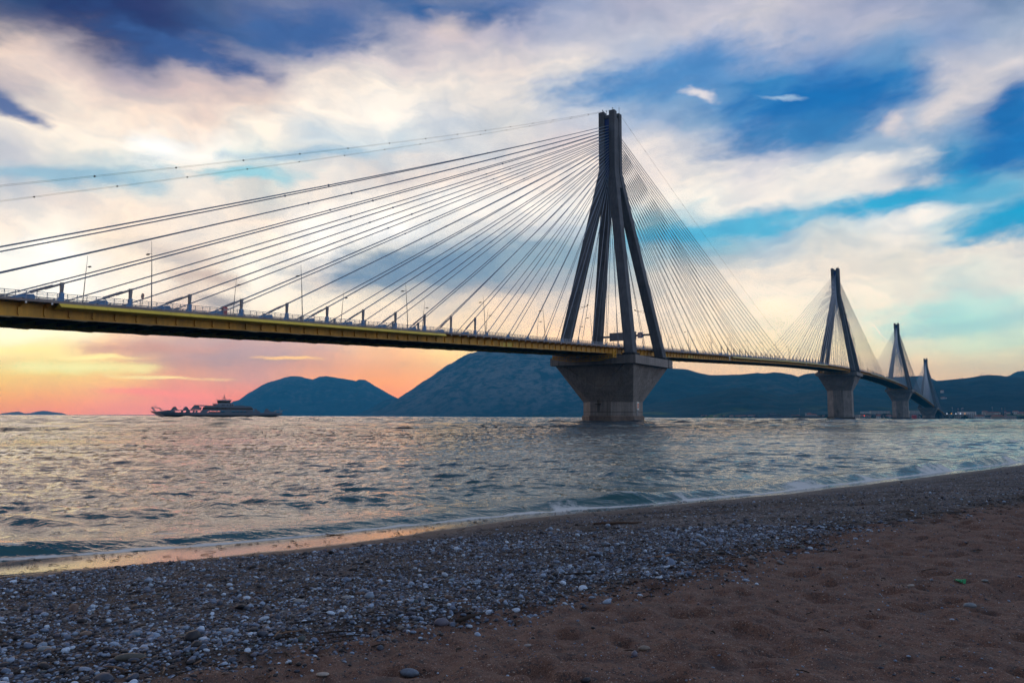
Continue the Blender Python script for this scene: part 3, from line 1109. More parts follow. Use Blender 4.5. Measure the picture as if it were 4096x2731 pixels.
# overhead sign gantry between the legs
zg = float(zf(15)) + 7.3
ga = empty('sign_gantry', bw(0, 14.8, zg), -TH)
tag(ga, 'overhead sign gantry beam fixed between the legs of the nearest pylon', 'sign gantry')
b = MB()
b.box(-14.2, 14.2, -0.3, 0.3, -0.45, 0.45)
b.build('beam', M['tube'], ga)
b = MB()
b.box(-8.2, 5.4, -0.75, -0.32, -2.1, 1.75)
for k in range(9):
    b.box(-8.1 + 1.68 * k, -8.0 + 1.68 * k, -0.83, -0.75, -2.05, 1.7)
for zz in (-1.4, -0.75, 0.7, 1.2):
    b.box(-8.15, 5.35, -0.80, -0.76, zz, zz + 0.09)
b.build('display_panel', M['tube'], ga)
b = MB()
b.box(6.3, 8.7, -0.75, -0.32, -1.35, 1.3)
pn = b.build('sign_panel', M['anchor'], ga)
b = MB()
b.tube([(7.5, -0.79, 0), (7.5, -0.755, 0)], 1.05, 20)
pr = b.build('disc', M['red'], pn)
b = MB()
b.tube([(7.5, -0.81, 0), (7.5, -0.795, 0)], 0.82, 20)
b.build('disc_face', M['white'], pn)
txt('lettering', '80', 1.0, (7.5, -0.82, 0), (R(90), 0, 0), M['black'], pn)

for s, lab in ((-1, 'small wind sensor arm on the back left leg of the nearest pylon'), (1, 'small wind sensor arm on the right rear leg of the nearest pylon')):
    zz = 51.0
    st = -1 if s < 0 else 1
    off = 18.7 - 0.1686 * (zz - 28.3) - 4.0
    ar = empty('sensor_arm', bw(s * off, st * (off + 2.0), zz), -TH)
    tag(ar, lab, 'sensor arm', 'sensor arms on the pylon legs')
    b = MB()
    b.bar((0.4 * s, 0, 0), (-s * 5.2, 0, 0.55), 0.12, 0.12)
    b.bar((0.4 * s, 0, -1.2), (-s * 5.2, 0, 0.5), 0.09, 0.09)
    for q in (0.25, 0.5, 0.75):
        b.bar((0.4 * s - s * 5.6 * q, 0, 0.55 * q), (0.4 * s - s * 5.6 * q, 0, -1.2 + 1.7 * q), 0.07, 0.07)
    b.build('bracket', M['dark'], ar)
    b = MB()
    b.dome((-s * 5.3, 0, 0.9), 0.35, 0.35, 0.4, 8, 4)
    b.build('sensor', M['dark'], ar)

# maintenance gantry: yellow truss hung across under the deck
for i, t in ((0, -27.5), (1, SPAN - 26.0), (2, 2 * SPAN - 26.0)):
    zz = float(zf(t))
    mg = empty('maintenance_gantry', bw(0, t, zz), -TH)
    tag(mg, ['yellow lattice maintenance gantry under the deck beside the nearest pylon', 'yellow maintenance gantry under the deck at the second pylon', 'tiny yellow maintenance gantry under the deck at the third pylon'][i], 'gantry', 'maintenance gantries under the deck')
    b = MB()
    for tt_ in (-1.1, 1.1):
        xs = np.linspace(-14.0, 14.0, 10)
        top, bot = -3.15, lambda x: -3.15 - 2.2 + 1.2 * max(0.0, (abs(x) - 7) / 7.0) ** 1.0
        b.bar((-14, tt_, top), (14, tt_, top), 0.2, 0.2)
        for k in range(9):
            x0, x1 = xs[k], xs[k + 1]
            b.bar((x0, tt_, bot(x0)), (x1, tt_, bot(x1)), 0.2, 0.2)
            b.bar((x0, tt_, top), (x0, tt_, bot(x0)), 0.22, 0.22)
            b.bar((x0, tt_, top), (x1, tt_, bot(x1)), 0.12, 0.12)
            b.bar((x0, tt_, bot(x0)), (x1, tt_, top), 0.12, 0.12)
    b.box(-13.8, 13.8, -1.0, 1.0, -4.35, -4.28)
    b.build('truss', M['yellow'], mg)
    for s in (-1, 1):
        b = MB()
        for tt_ in (-1.2, 1.2):
            b.box(s * 14.25 - 0.22, s * 14.25 + 0.22, tt_ - 0.22, tt_ + 0.22, -4.3, -0.9)
        for zz_ in (-4.2, -2.6, -1.0):
            b.bar((s * 14.25, -1.2, zz_), (s * 14.25, 1.2, zz_), 0.16, 0.16)
        b.bar((s * 14.25, -1.2, -4.2), (s * 14.25, 1.2, -2.6), 0.12, 0.12)
        b.bar((s * 14.25, 1.2, -4.2), (s * 14.25, -1.2, -2.6), 0.12, 0.12)
        b.bar((s * 14.25, -1.2, -2.6), (s * 14.25, 1.2, -1.0), 0.12, 0.12)
        b.bar((s * 14.25, 1.2, -2.6), (s * 14.25, -1.2, -1.0), 0.12, 0.12)
        b.box(*sorted((s * 11.2, s * 14.0)), -1.2, 1.2, -2.9, -2.8)
        b.build('end_frame', M['yellow'], mg)
# small navigation boards hung under the deck
for t, lab in ((128.0, 'white hanging navigation board on the deck edge right of the nearest pylon'), (332.0, 'small hanging navigation board on the deck edge midway to the second pylon')):
    zz = float(zf(t))
    hb = empty('hanging_board', bw(13.9, t, zz), -TH)
    tag(hb, lab, 'sign', 'hanging boards on the deck edge')
    b = MB()
    b.box(-0.15, 0.0, -0.9, 0.9, -2.3, -0.2)
    b.build('panel', M['white'], hb)
    b = MB()
    b.box(0.003, 0.03, -0.4, 0.4, -1.9, -1.1)
    b.build('symbol', M['dark'], hb)
# ------------------------------------------------------------------ shore lines (plan view)
FOAM = np.array([(-400, -330), (-60, -28), (-24, 0.5), (-12.5, 9.9), (-8.55, 12.59), (-7.14, 13.34), (-5.56, 14.22), (-4.2, 15.24), (-2.63, 16.5), (0.02, 18.56),
                 (3.59, 20.75), (8.31, 24.1), (15.51, 30.24), (28.52, 41.6), (60, 68), (200, 170), (900, 500)], float)
WET = np.array([(-400, -332), (-60, -30.5), (-24, -2), (-11, 8.0), (-7.41, 10.93), (-6.27, 11.73), (-4.95, 12.68), (-3.7, 13.45), (-2.17, 14.97), (-1.0, 16.6), (0.4, 18.0),
                (3.5, 20.2), (8.1, 23.4), (15.6, 29.6), (29, 41), (61, 67), (201, 169), (901, 499)], float)
SAND = np.array([(-300, -330), (-50, -36), (-12, -3.5), (-4.6, 2.9), (-2.57, 4.7), (-1.9, 5.05), (-1.24, 5.8), (-0.46, 6.44), (0.36, 6.83), (1.32, 7.55), (2.44, 8.82), (3.6, 9.9), (5.12, 11.72),
                 (7.31, 12.9), (9.71, 14.6), (18, 22), (40, 42), (100, 90), (900, 480)], float)


def sdist(x, y, L):
    """Signed distance to a shore line: positive inland (to its right-hand side)."""
    best = np.full(np.shape(x), 1e9)
    sg = np.zeros(np.shape(x))
    for (x0, y0), (x1, y1) in zip(L[:-1], L[1:]):
        dx, dy = x1 - x0, y1 - y0
        u = np.clip(((x - x0) * dx + (y - y0) * dy) / (dx * dx + dy * dy), 0, 1)
        d = np.hypot(x - x0 - u * dx, y - y0 - u * dy)
        side = (x - x0) * dy - (y - y0) * dx
        m = d < best
        best = np.where(m, d, best)
        sg = np.where(m, np.sign(side), sg)
    return best * sg


def smooth(a, b, x):
    u = np.clip((x - a) / (b - a), 0, 1)
    return u * u * (3 - 2 * u)


def beach_height(x, y, micro=True):
    s = sdist(x, y, FOAM)
    sw = sdist(x, y, WET)
    z = np.where(s < 0, 0.16 * s, 0.0)
    z = z + np.interp(s, [0, 0.4, 1.8, 4.0, 7.0, 10, 14, 40], [0.0, 0.018, 0.088, 0.36, 0.66, 0.84, 0.93, 1.3])
    if micro:
        ss = sdist(x, y, SAND)
        sand = smooth(-0.25, 0.35, ss)
        dry = smooth(0.1, 1.2, sw)
        dim = fbm(x * 4.4, y * 4.4, 3, 5, 0.5)
        d2 = vnoise(x * 5.2 + 3, y * 5.2, 9)
        z = z + sand * ((dim - 0.5) * 0.115 - 0.06 * smooth(0.66, 0.92, d2) + (fbm(x * 9, y * 9, 3, 31) - 0.5) * 0.036)
        z = z + dry * (1 - sand) * ((fbm(x * 0.9, y * 1.3, 3, 21) - 0.5) * 0.12 + (fbm(x * 7, y * 7, 3, 22) - 0.5) * 0.035)
    return z, s, sw


# ------------------------------------------------------------------ beach
def fan(r, ang):
    A, Rr = np.meshgrid(ang, r)
    return np.sin(A) * Rr, np.cos(A) * Rr


ang = np.concatenate([np.linspace(-math.pi, R(-52), 40)[:-1], np.linspace(R(-52), R(52), 420), np.linspace(R(52), math.pi, 40)[1:]])
rr = np.concatenate([[0.3, 1.2, 2.2], 3.0 * np.exp(np.arange(0, 780) * 0.0046), 110 * np.exp(np.arange(1, 24) * 0.13)])
bx, by = fan(rr, ang)
bz, bs, bsw = beach_height(bx, by)
bss = sdist(bx, by, SAND)
bz = np.where(bs < -12, np.minimum(bz, -1.9), bz)
edge = (fbm(bx * 1.3, by * 1.3, 4, 41) - 0.5) * 0.9


def beach_material():
    m = bpy.data.materials.new('sand_and_gravel')
    m.use_nodes = True
    g = NT(m.node_tree)
    p = next(n for n in g.n if n.type == 'BSDF_PRINCIPLED')
    co = g.node('ShaderNodeTexCoord').outputs['Object']
    sand = g.node('ShaderNodeAttribute', attribute_name='sand').outputs['Fac']
    wet = g.node('ShaderNodeAttribute', attribute_name='wet').outputs['Fac']
    damp = g.node('ShaderNodeAttribute', attribute_name='damp').outputs['Fac']
    # sand: grains and coarse blotches
    gr = g.noise(co, 160.0, 2.0, 0.7)
    bl = g.noise(co, 2.2, 4.0, 0.6)
    cs = g.mix(g.maprange(bl, 0.3, 0.7), (0.185, 0.104, 0.080), (0.265, 0.150, 0.115))
    cs = g.mix(g.maprange(gr, 0.38, 0.66), cs, (0.060, 0.034, 0.027))
    cs = g.mix(g.maprange(g.noise(co, 38.0, 3.0, 0.65), 0.54, 0.62), cs, (0.060, 0.050, 0.052))
    cs = g.mix(g.maprange(g.noise(co, 75.0, 2.0, 0.6), 0.62, 0.72), cs, (0.46, 0.40, 0.36))
    cs = g.mix(g.math('MULTIPLY', g.maprange(g.noise(co, 3.4, 6.0, 0.7), 0.52, 0.66), 0.6), cs, (0.055, 0.050, 0.055))
    # gravel: two sizes of stones with their own tints
    v1 = g.node('ShaderNodeTexVoronoi')
    g.l.new(co, v1.inputs['Vector'])
    v1.inputs['Scale'].default_value = 60.0
    v2 = g.node('ShaderNodeTexVoronoi')
    g.l.new(co, v2.inputs['Vector'])
    v2.inputs['Scale'].default_value = 27.0
    pick = g.maprange(g.noise(co, 9.0, 2.0), 0.48, 0.52)
    vc = g.mix(pick, v1.outputs['Color'], v2.outputs['Color'])
    vd = g.mix(pick, v1.outputs['Distance'], v2.outputs['Distance'])
    sc = g.node('ShaderNodeSeparateColor')
    g.l.new(vc, sc.inputs[0])
    cg = g.mix(sc.outputs[0], (0.010, 0.011, 0.015), (0.085, 0.100, 0.135))
    cg = g.mix(g.maprange(sc.outputs[1], 0.80, 0.84), cg, (0.30, 0.31, 0.33))
    cg = g.mix(g.maprange(sc.outputs[2], 0.78, 0.82), cg, (0.13, 0.075, 0.055))
    cg = g.mix(g.maprange(g.noise(co, 0.8, 4.0), 0.45, 0.62), cg, g.mix(0.6, cg, (0.018, 0.015, 0.016)))
    c = g.mix(sand, cg, cs)
    c = g.mix(g.math('MULTIPLY', damp, 0.62), c, (0.060, 0.034, 0.025))
    c = g.mix(wet, c, (0.035, 0.026, 0.022))
    weed = g.node('ShaderNodeAttribute', attribute_name='weed').outputs['Fac']
    wf = g.math('MULTIPLY', weed, g.maprange(g.noise(co, 6.0, 5.0, 0.65), 0.42, 0.58))
    c = g.mix(wf, c, (0.016, 0.011, 0.010))
    g.l.new(c, p.inputs['Base Color'])
    rough = g.math('SUBTRACT', 0.85, g.math('MULTIPLY', damp, 0.25))
    g.l.new(g.mix(wet, g.mix(0.0, rough, rough), (0.10, 0.10, 0.10)), p.inputs['Roughness'])
    h = g.math('ADD', g.math('MULTIPLY', g.math('SUBTRACT', 1.0, sand), g.math('MULTIPLY', vd, -0.55)), g.math('MULTIPLY', g.math('ADD', gr, g.noise(co, 55.0, 3.0, 0.65)), 0.30))
    b = g.node('ShaderNodeBump')
    b.inputs['Distance'].default_value = 0.020
    g.l.new(g.math('SUBTRACT', 1.0, g.math('MULTIPLY', wet, 0.97)), b.inputs['Strength'])
    g.l.new(h, b.inputs['Height'])
    g.l.new(b.outputs[0], p.inputs['Normal'])
    p.inputs['IOR'].default_value = 1.45
    return m


wetn = 0.35 * (fbm(bx * 1.1, by * 1.1, 3, 61) - 0.5)
beach = link_mesh('beach', grid_mesh('beach', np.stack([bx, by, bz], -1), beach_material(), attrs={
    'weed': np.clip(np.exp(-((bss + edge * 0.8 + 0.12) / 0.34) ** 2) + 0.75 * smooth(0.52, 0.66, fbm(bx * 0.8, by * 1.4, 4, 65)) * smooth(-0.2, -1.0, bss), 0, 1) * smooth(0.5, 1.6, bsw),
    'sand': smooth(-0.25, 0.25, bss + edge * 0.8), 'wet': smooth(0.28, 0.06, bsw + wetn) * smooth(-2.0, -0.5, bs + 1.0), 'damp': smooth(1.5, 0.5, bsw + wetn * 2)}), None)
tag(beach, kind='structure')

# ------------------------------------------------------------------ water
ang = np.concatenate([np.linspace(R(-100), R(-42), 30)[:-1], np.linspace(R(-42), R(42), 560), np.linspace(R(42), R(100), 30)[1:]])
rr = np.concatenate([9.0 * np.exp(np.arange(0, 1520) * 0.0036), 9.0 * math.exp(1519 * 0.0036) * np.exp(np.arange(1, 26) * 0.08)])
wx, wy = fan(rr, ang)
ws = sdist(wx, wy, FOAM)
sp = np.concatenate([[0.05], np.diff(rr)])[:, None] * np.ones_like(wx)
wz = np.zeros_like(wx)
rng = np.random.default_rng(5)
for k in range(100):
    big = k >= 88
    lam = rng.uniform(3.0, 8.0) if big else 0.20 * (2.0 / 0.20) ** (rng.random() ** 1.0)
    th = R(-122) + rng.normal(0, 0.30 if big else 0.42)
    ph = rng.random() * 6.283
    kx, ky = math.cos(th) * 6.283 / lam, math.sin(th) * 6.283 / lam
    amp = 0.0026 * lam if big else 0.0056 * lam ** 0.95
    q = kx * wx + ky * wy + ph + 1.1 * (vnoise(wx / (lam * 2.2), wy / (lam * 2.2), k) - 0.5) * 6.283
    w = np.exp(1.2 * (np.sin(q) - 1)) * 2 - 0.75
    keepw = np.clip((lam / sp - 2.2) / 2.5, 0, 1)
    wz += amp * w * keepw
far_sea = smooth(50, 230, -ws)
wl = np.zeros_like(wx)
for k in range(34):
    lam = 5.0 * (38.0 / 5.0) ** rng.random()
    th = R(-112) + rng.normal(0, 0.5)
    ph = rng.random() * 6.283
    kx, ky = math.cos(th) * 6.283 / lam, math.sin(th) * 6.283 / lam
    q = kx * wx + ky * wy + ph + 1.0 * (vnoise(wx / (lam * 2.4), wy / (lam * 2.4), 300 + k) - 0.5) * 6.283
    wl += 0.0075 * lam ** 0.95 * (np.exp(1.3 * (np.sin(q) - 1)) * 2 - 0.72) * np.clip((lam / sp - 2.2) / 2.5, 0, 1)
calm = 0.55 + 0.45 * smooth(-1.0, -8.0, ws)
gust = 0.55 + 0.9 * fbm(wx / 45, wy / 16, 3, 77)
wake = ((wy - 105) - 0.73 * (wx + 75)) * 0.81 + 6 * (fbm(wx / 30, wy * 0, 3, 79) - 0.5)
band = np.exp(-(wake / 24.0) ** 2)
wz *= calm * gust * (1 + 0.9 * band)
wz += wl * far_sea
# the long wake swell of the ferry, well out
wz += 0.26 * np.exp(-(wake / 2.2) ** 2) * smooth(110, 60, wx) * (0.5 + fbm(wx / 9, wy / 9, 3, 78))
# the small breaker along the beach
al = wx * 0.80 + wy * 0.60
bh = (0.10 + 0.16 * smooth(0.25, 0.75, fbm(al / 4.0, al * 0 + 3.3, 3, 81))) * (0.8 + 0.6 * smooth(-8, 2, wx))
off = 0.35 * (fbm(al / 1.6, al * 0 + 8, 3, 83) - 0.5)
u = -(ws + off)
ridge = np.where(u < 0.75, smooth(0.02, 0.75, u), np.exp(-((u - 0.75) / 1.35) ** 2))
wz = wz * (0.3 + 0.7 * smooth(0.6, 2.4, u)) + bh * ridge + 0.10 * smooth(0.2, 1.0, u) * np.exp(-((u - 5.2 - 1.5 * off) / 1.1) ** 2)
wz = np.where(ws > 0.05, -0.04 * ws - 0.01, wz)
fo = fbm(wx * 3.0, wy * 3.0, 4, 91)
patch = smooth(0.56, 0.70, fbm(al / 2.2, al * 0 + 1.7, 3, 93))
fu = u + 0.14 * (fbm(al * 2.4, al * 0 + 5, 4, 84) - 0.5)
foam = smooth(0.19, 0.02, np.abs(fu - 0.02)) * (0.35 + 0.9 * fo) + patch * smooth(0.95, 0.30, u) * smooth(-0.1, 0.15, u) * (0.15 + 1.2 * fo) * (0.25 + 0.75 * smooth(-5, 5, wx))
foam += 0.55 * smooth(0.70, 0.85, fbm(wx * 0.8, wy * 2.2, 4, 95)) * smooth(3.6, 1.0, u) * smooth(0, 0.6, u)
cap = smooth(0.74, 0.82, fbm(wx / 3.0, wy / 1.6, 4, 97)) * smooth(35, 90, np.hypot(wx, wy)) * smooth(-30, 60, wx) * smooth(900, 250, wy)
foam = np.clip(foam + 0.8 * cap, 0, 1)


def water_material():
    m = bpy.data.materials.new('sea_water')
    m.use_nodes = True
    g = NT(m.node_tree)
    p = next(n for n in g.n if n.type == 'BSDF_PRINCIPLED')
    co = g.node('ShaderNodeTexCoord').outputs['Object']
    foam = g.node('ShaderNodeAttribute', attribute_name='foam').outputs['Fac']
    shal = g.node('ShaderNodeAttribute', attribute_name='shallow').outputs['Fac']
    body = g.mix(shal, (0.002, 0.034, 0.062), (0.005, 0.085, 0.105))
    ft = g.noise(co, 9.0, 6.0, 0.7)
    ff = g.maprange(g.math('ADD', g.math('MULTIPLY', foam, 1.25), g.math('SUBTRACT', ft, 0.95)), -0.1, 0.35)
    c = g.mix(ff, body, (0.62, 0.66, 0.68))
    g.l.new(c, p.inputs['Base Color'])
    g.l.new(g.maprange(ff, 0, 1, 0.035, 0.6), p.inputs['Roughness'])
    p.inputs['IOR'].default_value = 1.38
    a = g.noise(g.scale(co, (0.30, 0.62, 1), rot=(0, 0, R(-20))), 1.0, 5.0, 0.62, 0.4)
    b_ = g.noise(g.scale(co, (1.6, 3.0, 1), rot=(0, 0, R(-32))), 1.0, 4.0, 0.6, 0.3)
    c_ = g.noise(g.scale(co, (0.07, 0.16, 1), rot=(0, 0, R(-14))), 1.0, 3.0, 0.5)
    gust = g.maprange(g.noise(g.scale(co, (0.004, 0.016, 1)), 1.0, 3.0), 0.35, 0.65, 0.55, 1.3)
    h = g.math('ADD', g.math('ADD', g.math('MULTIPLY', a, 0.40), g.math('MULTIPLY', b_, 0.23)), g.math('MULTIPLY', c_, 1.3))
    bp = g.node('ShaderNodeBump')
    bp.inputs['Distance'].default_value = 1.0
    open_ = g.node('ShaderNodeAttribute', attribute_name='open').outputs['Fac']
    g.l.new(g.math('MULTIPLY', gust, g.math('MULTIPLY_ADD', open_, 1.7, 0.36)), bp.inputs['Strength'])
    g.l.new(h, bp.inputs['Height'])
    g.l.new(bp.outputs[0], p.inputs['Normal'])
    return m


shallow = np.exp(np.minimum(ws, 0) / 26.0)
sea = link_mesh('sea', grid_mesh('sea', np.stack([wx, wy, wz], -1), water_material(), attrs={'foam': foam, 'shallow': shallow, 'open': smooth(12, 110, -ws) * (0.75 + 0.6 * band)}), None)
tag(sea, kind='structure')

# ------------------------------------------------------------------ hills on the far shores


def hill_material(name, base, rock, rocky, green=None):
    m = bpy.data.materials.new(name)
    m.use_nodes = True
    g = NT(m.node_tree)
    p = next(n for n in g.n if n.type == 'BSDF_PRINCIPLED')
    co = g.node('ShaderNodeTexCoord').outputs['Object']
    n1 = g.noise(co, 0.006, 8.0, 0.68)
    n2 = g.noise(g.scale(co, (1, 1, 2.4)), 0.018, 6.0, 0.66)
    sz = g.node('ShaderNodeSeparateXYZ')
    g.l.new(co, sz.inputs[0])
    c = g.mix(g.maprange(n1, 0.36, 0.64), tuple(v * 0.6 for v in base), tuple(v * 1.4 for v in base))
    if rocky > 0:
        n3 = g.noise(g.scale(co, (1, 1, 0.5)), 0.0016, 5.0, 0.6)
        f = g.math('MULTIPLY', g.maprange(g.math('ADD', g.math('MULTIPLY', n2, 0.34), g.math('ADD', g.math('MULTIPLY', n3, 0.33), g.math('MULTIPLY', g.noise(g.scale(co, (1, 1, 0.10)), 0.010, 5.0, 0.6), 0.33))), 0.535 - 0.08 * rocky, 0.62 - 0.08 * rocky), g.maprange(sz.outputs[2], 10.0, 260.0, 0.35, 1.0))
        c = g.mix(g.math('MULTIPLY', f, rocky), c, rock)
    if green:
        f = g.math('MULTIPLY', g.maprange(g.noise(g.scale(co, (1, 1, 3)), 0.0042, 3.0), 0.58, 0.64), g.maprange(sz.outputs[2], 60.0, 10.0))
        c = g.mix(f, c, green)
    g.l.new(c, p.inputs['Base Color'])
    p.inputs['Roughness'].default_value = 0.95
    p.inputs['Specular IOR Level'].default_value = 0.1
    b = g.node('ShaderNodeBump')
    b.inputs['Strength'].default_value = 1.0
    b.inputs['Distance'].default_value = 14.0
    g.l.new(n2, b.inputs['Height'])
    g.l.new(b.outputs[0], p.inputs['Normal'])
    return m


def hill(name, pts, d_ridge, d_base, mat, seed, amp=0.10, power=0.85, n=300, rough=0.006, tall=None):
    """Terrain whose skyline follows bearings and heights read off the photograph, at its own distance, falling to the shore in front and away behind."""
    pts = np.array(pts, float)
    px = np.linspace(pts[0, 0], pts[-1, 0], n)
    py = np.interp(px, pts[:, 0], pts[:, 1])
    dr = np.interp(px, *np.array(d_ridge, float).T) if isinstance(d_ridge, list) else np.full(n, float(d_ridge))
    db = np.interp(px, *np.array(d_base, float).T) if isinstance(d_base, list) else np.full(n, float(d_base))
    v = np.concatenate([np.linspace(-0.02, 1, 90), [1.03, 1.08, 1.16, 1.3, 1.5]])
    P = np.zeros((len(v), n, 3))
    for j in range(n):
        q = bearing(px[j], py[j], dr[j])
        H = max(q[2], 4.0)
        dirv = q[:2] / dr[j]
        r = db[j] + (dr[j] - db[j]) * v
        vv = np.clip(v, 0, 1)
        z = 0.4 + (H - 0.4) * np.where(v <= 1, vv ** power, np.clip(1 - (v - 1) * 2.4, 0, 1))
        P[:, j, 0] = dirv[0] * r
        P[:, j, 1] = dirv[1] * r
        P[:, j, 2] = z
    L = 0.28 * float(np.mean(P[89, :, 2])) + 60.0
    N = fbm(P[..., 0] / (L * 4), P[..., 1] / (L * 4), 6, seed, 0.52, ridged=True) - 0.55
    Hh = np.maximum(P[89:90, :, 2], 15)
    env = np.sin(np.clip(v, 0, 1) * math.pi)[:, None] ** 0.7
    P[..., 2] += N * env * Hh * amp * 3.0
    P[..., 2] += (fbm(P[..., 0] / 55, P[..., 1] / 55, 4, seed + 9) - 0.5) * Hh * rough * 4 * np.clip(v * 6, 0, 1)[:, None]
    P[0, :, 2] = -3.0
    o = link_mesh(name, grid_mesh(name, P, mat), None)
    tag(o, kind='structure')
    return o


hm_rock = hill_material('rocky_scrub', (0.026, 0.050, 0.066), (0.24, 0.235, 0.23), 0.8)  # bluish scrub bases carry part of the distance haze in their colour
hm_far = hill_material('distant_scrub', (0.035, 0.062, 0.08), (0.2, 0.19, 0.18), 0.6)
hm_green = hill_material('green_scrub', (0.016, 0.040, 0.046), (0.17, 0.15, 0.13), 0.4, (0.10, 0.14, 0.03))
hm_dark = hill_material('dark_scrub', (0.013, 0.032, 0.044), (0.13, 0.12, 0.10), 0.15, (0.07, 0.11, 0.03))
hm_islet = hill_material('haze_paled_islet', (0.30, 0.20, 0.19), (0.3, 0.25, 0.22), 0.2)  # pale pink base colour stands in for haze fading the far islets
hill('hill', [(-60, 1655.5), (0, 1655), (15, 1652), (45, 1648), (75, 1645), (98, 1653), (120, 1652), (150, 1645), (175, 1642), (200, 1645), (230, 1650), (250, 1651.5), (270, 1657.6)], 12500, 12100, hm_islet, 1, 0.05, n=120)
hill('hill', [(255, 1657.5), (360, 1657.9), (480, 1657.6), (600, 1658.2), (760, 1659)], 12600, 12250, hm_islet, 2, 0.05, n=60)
hill('mountain', [(880, 1640), (905, 1622), (930, 1606), (958, 1598), (985, 1577), (1012, 1562), (1045, 1541), (1070, 1530), (1100, 1522), (1140, 1509), (1175, 1504), (1200, 1506), (1225, 1511), (1250, 1518), (1262, 1512), (1278, 1506),
                  (1305, 1504), (1330, 1508), (1380, 1515), (1425, 1524), (1435, 1517), (1462, 1519), (1495, 1540), (1530, 1560), (1560, 1577), (1592, 1594), (1640, 1620), (1700, 1650), (1740, 1664)], 10300, 9000, hm_far, 3, 0.10)
hill('hill', [(1400, 1664), (1440, 1652), (1475, 1636), (1510, 1616), (1540, 1600), (1575, 1592), (1605, 1594), (1650, 1610), (1720, 1650)], 8200, 7600, hm_rock, 4, 0.08)
hill('mountain', [(1478, 1664), (1510, 1645), (1545, 1622), (1580, 1600), (1592, 1593), (1620, 1574), (1650, 1556), (1690, 1526), (1730, 1503), (1760, 1480), (1783, 1464), (1815, 1448), (1850, 1427), (1880, 1413), (1905, 1406), (1960, 1394),
                  (2020, 1386), (2080, 1383), (2150, 1385), (2230, 1394), (2320, 1415), (2420, 1452), (2520, 1490), (2640, 1560), (2760, 1640)], 7400, [(1478, 6500), (1800, 5700), (2300, 5300), (2760, 5000)], hm_rock, 5, 0.11, 0.95, 360)
hill('hill', [(2380, 1640), (2480, 1560), (2560, 1512), (2620, 1482), (2665, 1475), (2690, 1473), (2740, 1477), (2800, 1491), (2835, 1499), (2870, 1500), (2930, 1498), (2985, 1496), (3030, 1491), (3060, 1494), (3095, 1488), (3130, 1491), (3160, 1497),
              (3193, 1506), (3220, 1496), (3250, 1491), (3300, 1494), (3400, 1502), (3500, 1508), (3573, 1507), (3640, 1504), (3683, 1502), (3720, 1510), (3745, 1522), (3800, 1545), (3900, 1600)], 5600, 4300, hm_green, 6, 0.10, 0.9, 360)
hill('hill', [(2500, 1640), (2620, 1612), (2700, 1600), (2800, 1580), (2880, 1563), (2945, 1552), (2990, 1550), (3040, 1560), (3120, 1585), (3200, 1572), (3290, 1558), (3380, 1566), (3460, 1590), (3560, 1600), (3700, 1608), (3800, 1640)], 3950, 3250, hm_green, 7, 0.12, 0.9, 300)
hill('hill', [(3560, 1648), (3640, 1585), (3690, 1545), (3735, 1523), (3743, 1523), (3790, 1520), (3830, 1516), (3858, 1514), (3895, 1508), (3926, 1502), (3960, 1499), (3990, 1500), (4018, 1504), (4060, 1508), (4110, 1512), (4200, 1530), (4400, 1560)], 4700, 2900, hm_dark, 8, 0.10, 0.9, 300)
hill('hill', [(3960, 1530), (4010, 1510), (4039, 1503), (4055, 1492), (4069, 1485), (4085, 1483), (4110, 1483), (4200, 1490), (4330, 1540)], 6800, 5600, hm_green, 10, 0.10)
# low coastal plain with fields
plain_pts = [(1960, 1664), (2060, 1660), (2150, 1656), (2300, 1650), (2480, 1646), (2650, 1645), (2900, 1640), (3150, 1640), (3400, 1646), (3700, 1652), (3900, 1653), (4096, 1652), (4400, 1650)]
base_pts = [(1960, 5600), (2300, 4700), (2500, 4000), (2700, 3500), (2900, 2990), (3150, 2750), (3400, 2500), (3650, 2330), (3900, 2360), (4096, 2500), (4400, 2700)]


def plain_top(p):
    return np.interp(p, [a for a, _ in base_pts], [b for _, b in base_pts])


hill('coastal_plain', plain_pts, [(a, b + 520) for a, b in base_pts], base_pts, hm_green, 12, 0.03, 0.8, 260, 0.03)

# ------------------------------------------------------------------ ferries
M['hull'] = pmat('pale_hull_paint', (0.15, 0.20, 0.27), 0.4, var=0.10, scale=0.25)
M['hull_low'] = pmat('blue_grey_hull_paint', (0.10, 0.16, 0.22), 0.5, var=0.25, scale=0.4)
M['hull_blue'] = pmat('blue_hull_paint', (0.02, 0.07, 0.22), 0.5, var=0.2, scale=0.4)
M['ramp'] = pmat('worn_ramp_paint', (0.26, 0.20, 0.19), 0.6, var=0.3, scale=0.5)
M['white2'] = pmat('ship_white', (0.29, 0.36, 0.45), 0.4, var=0.08, scale=0.3)


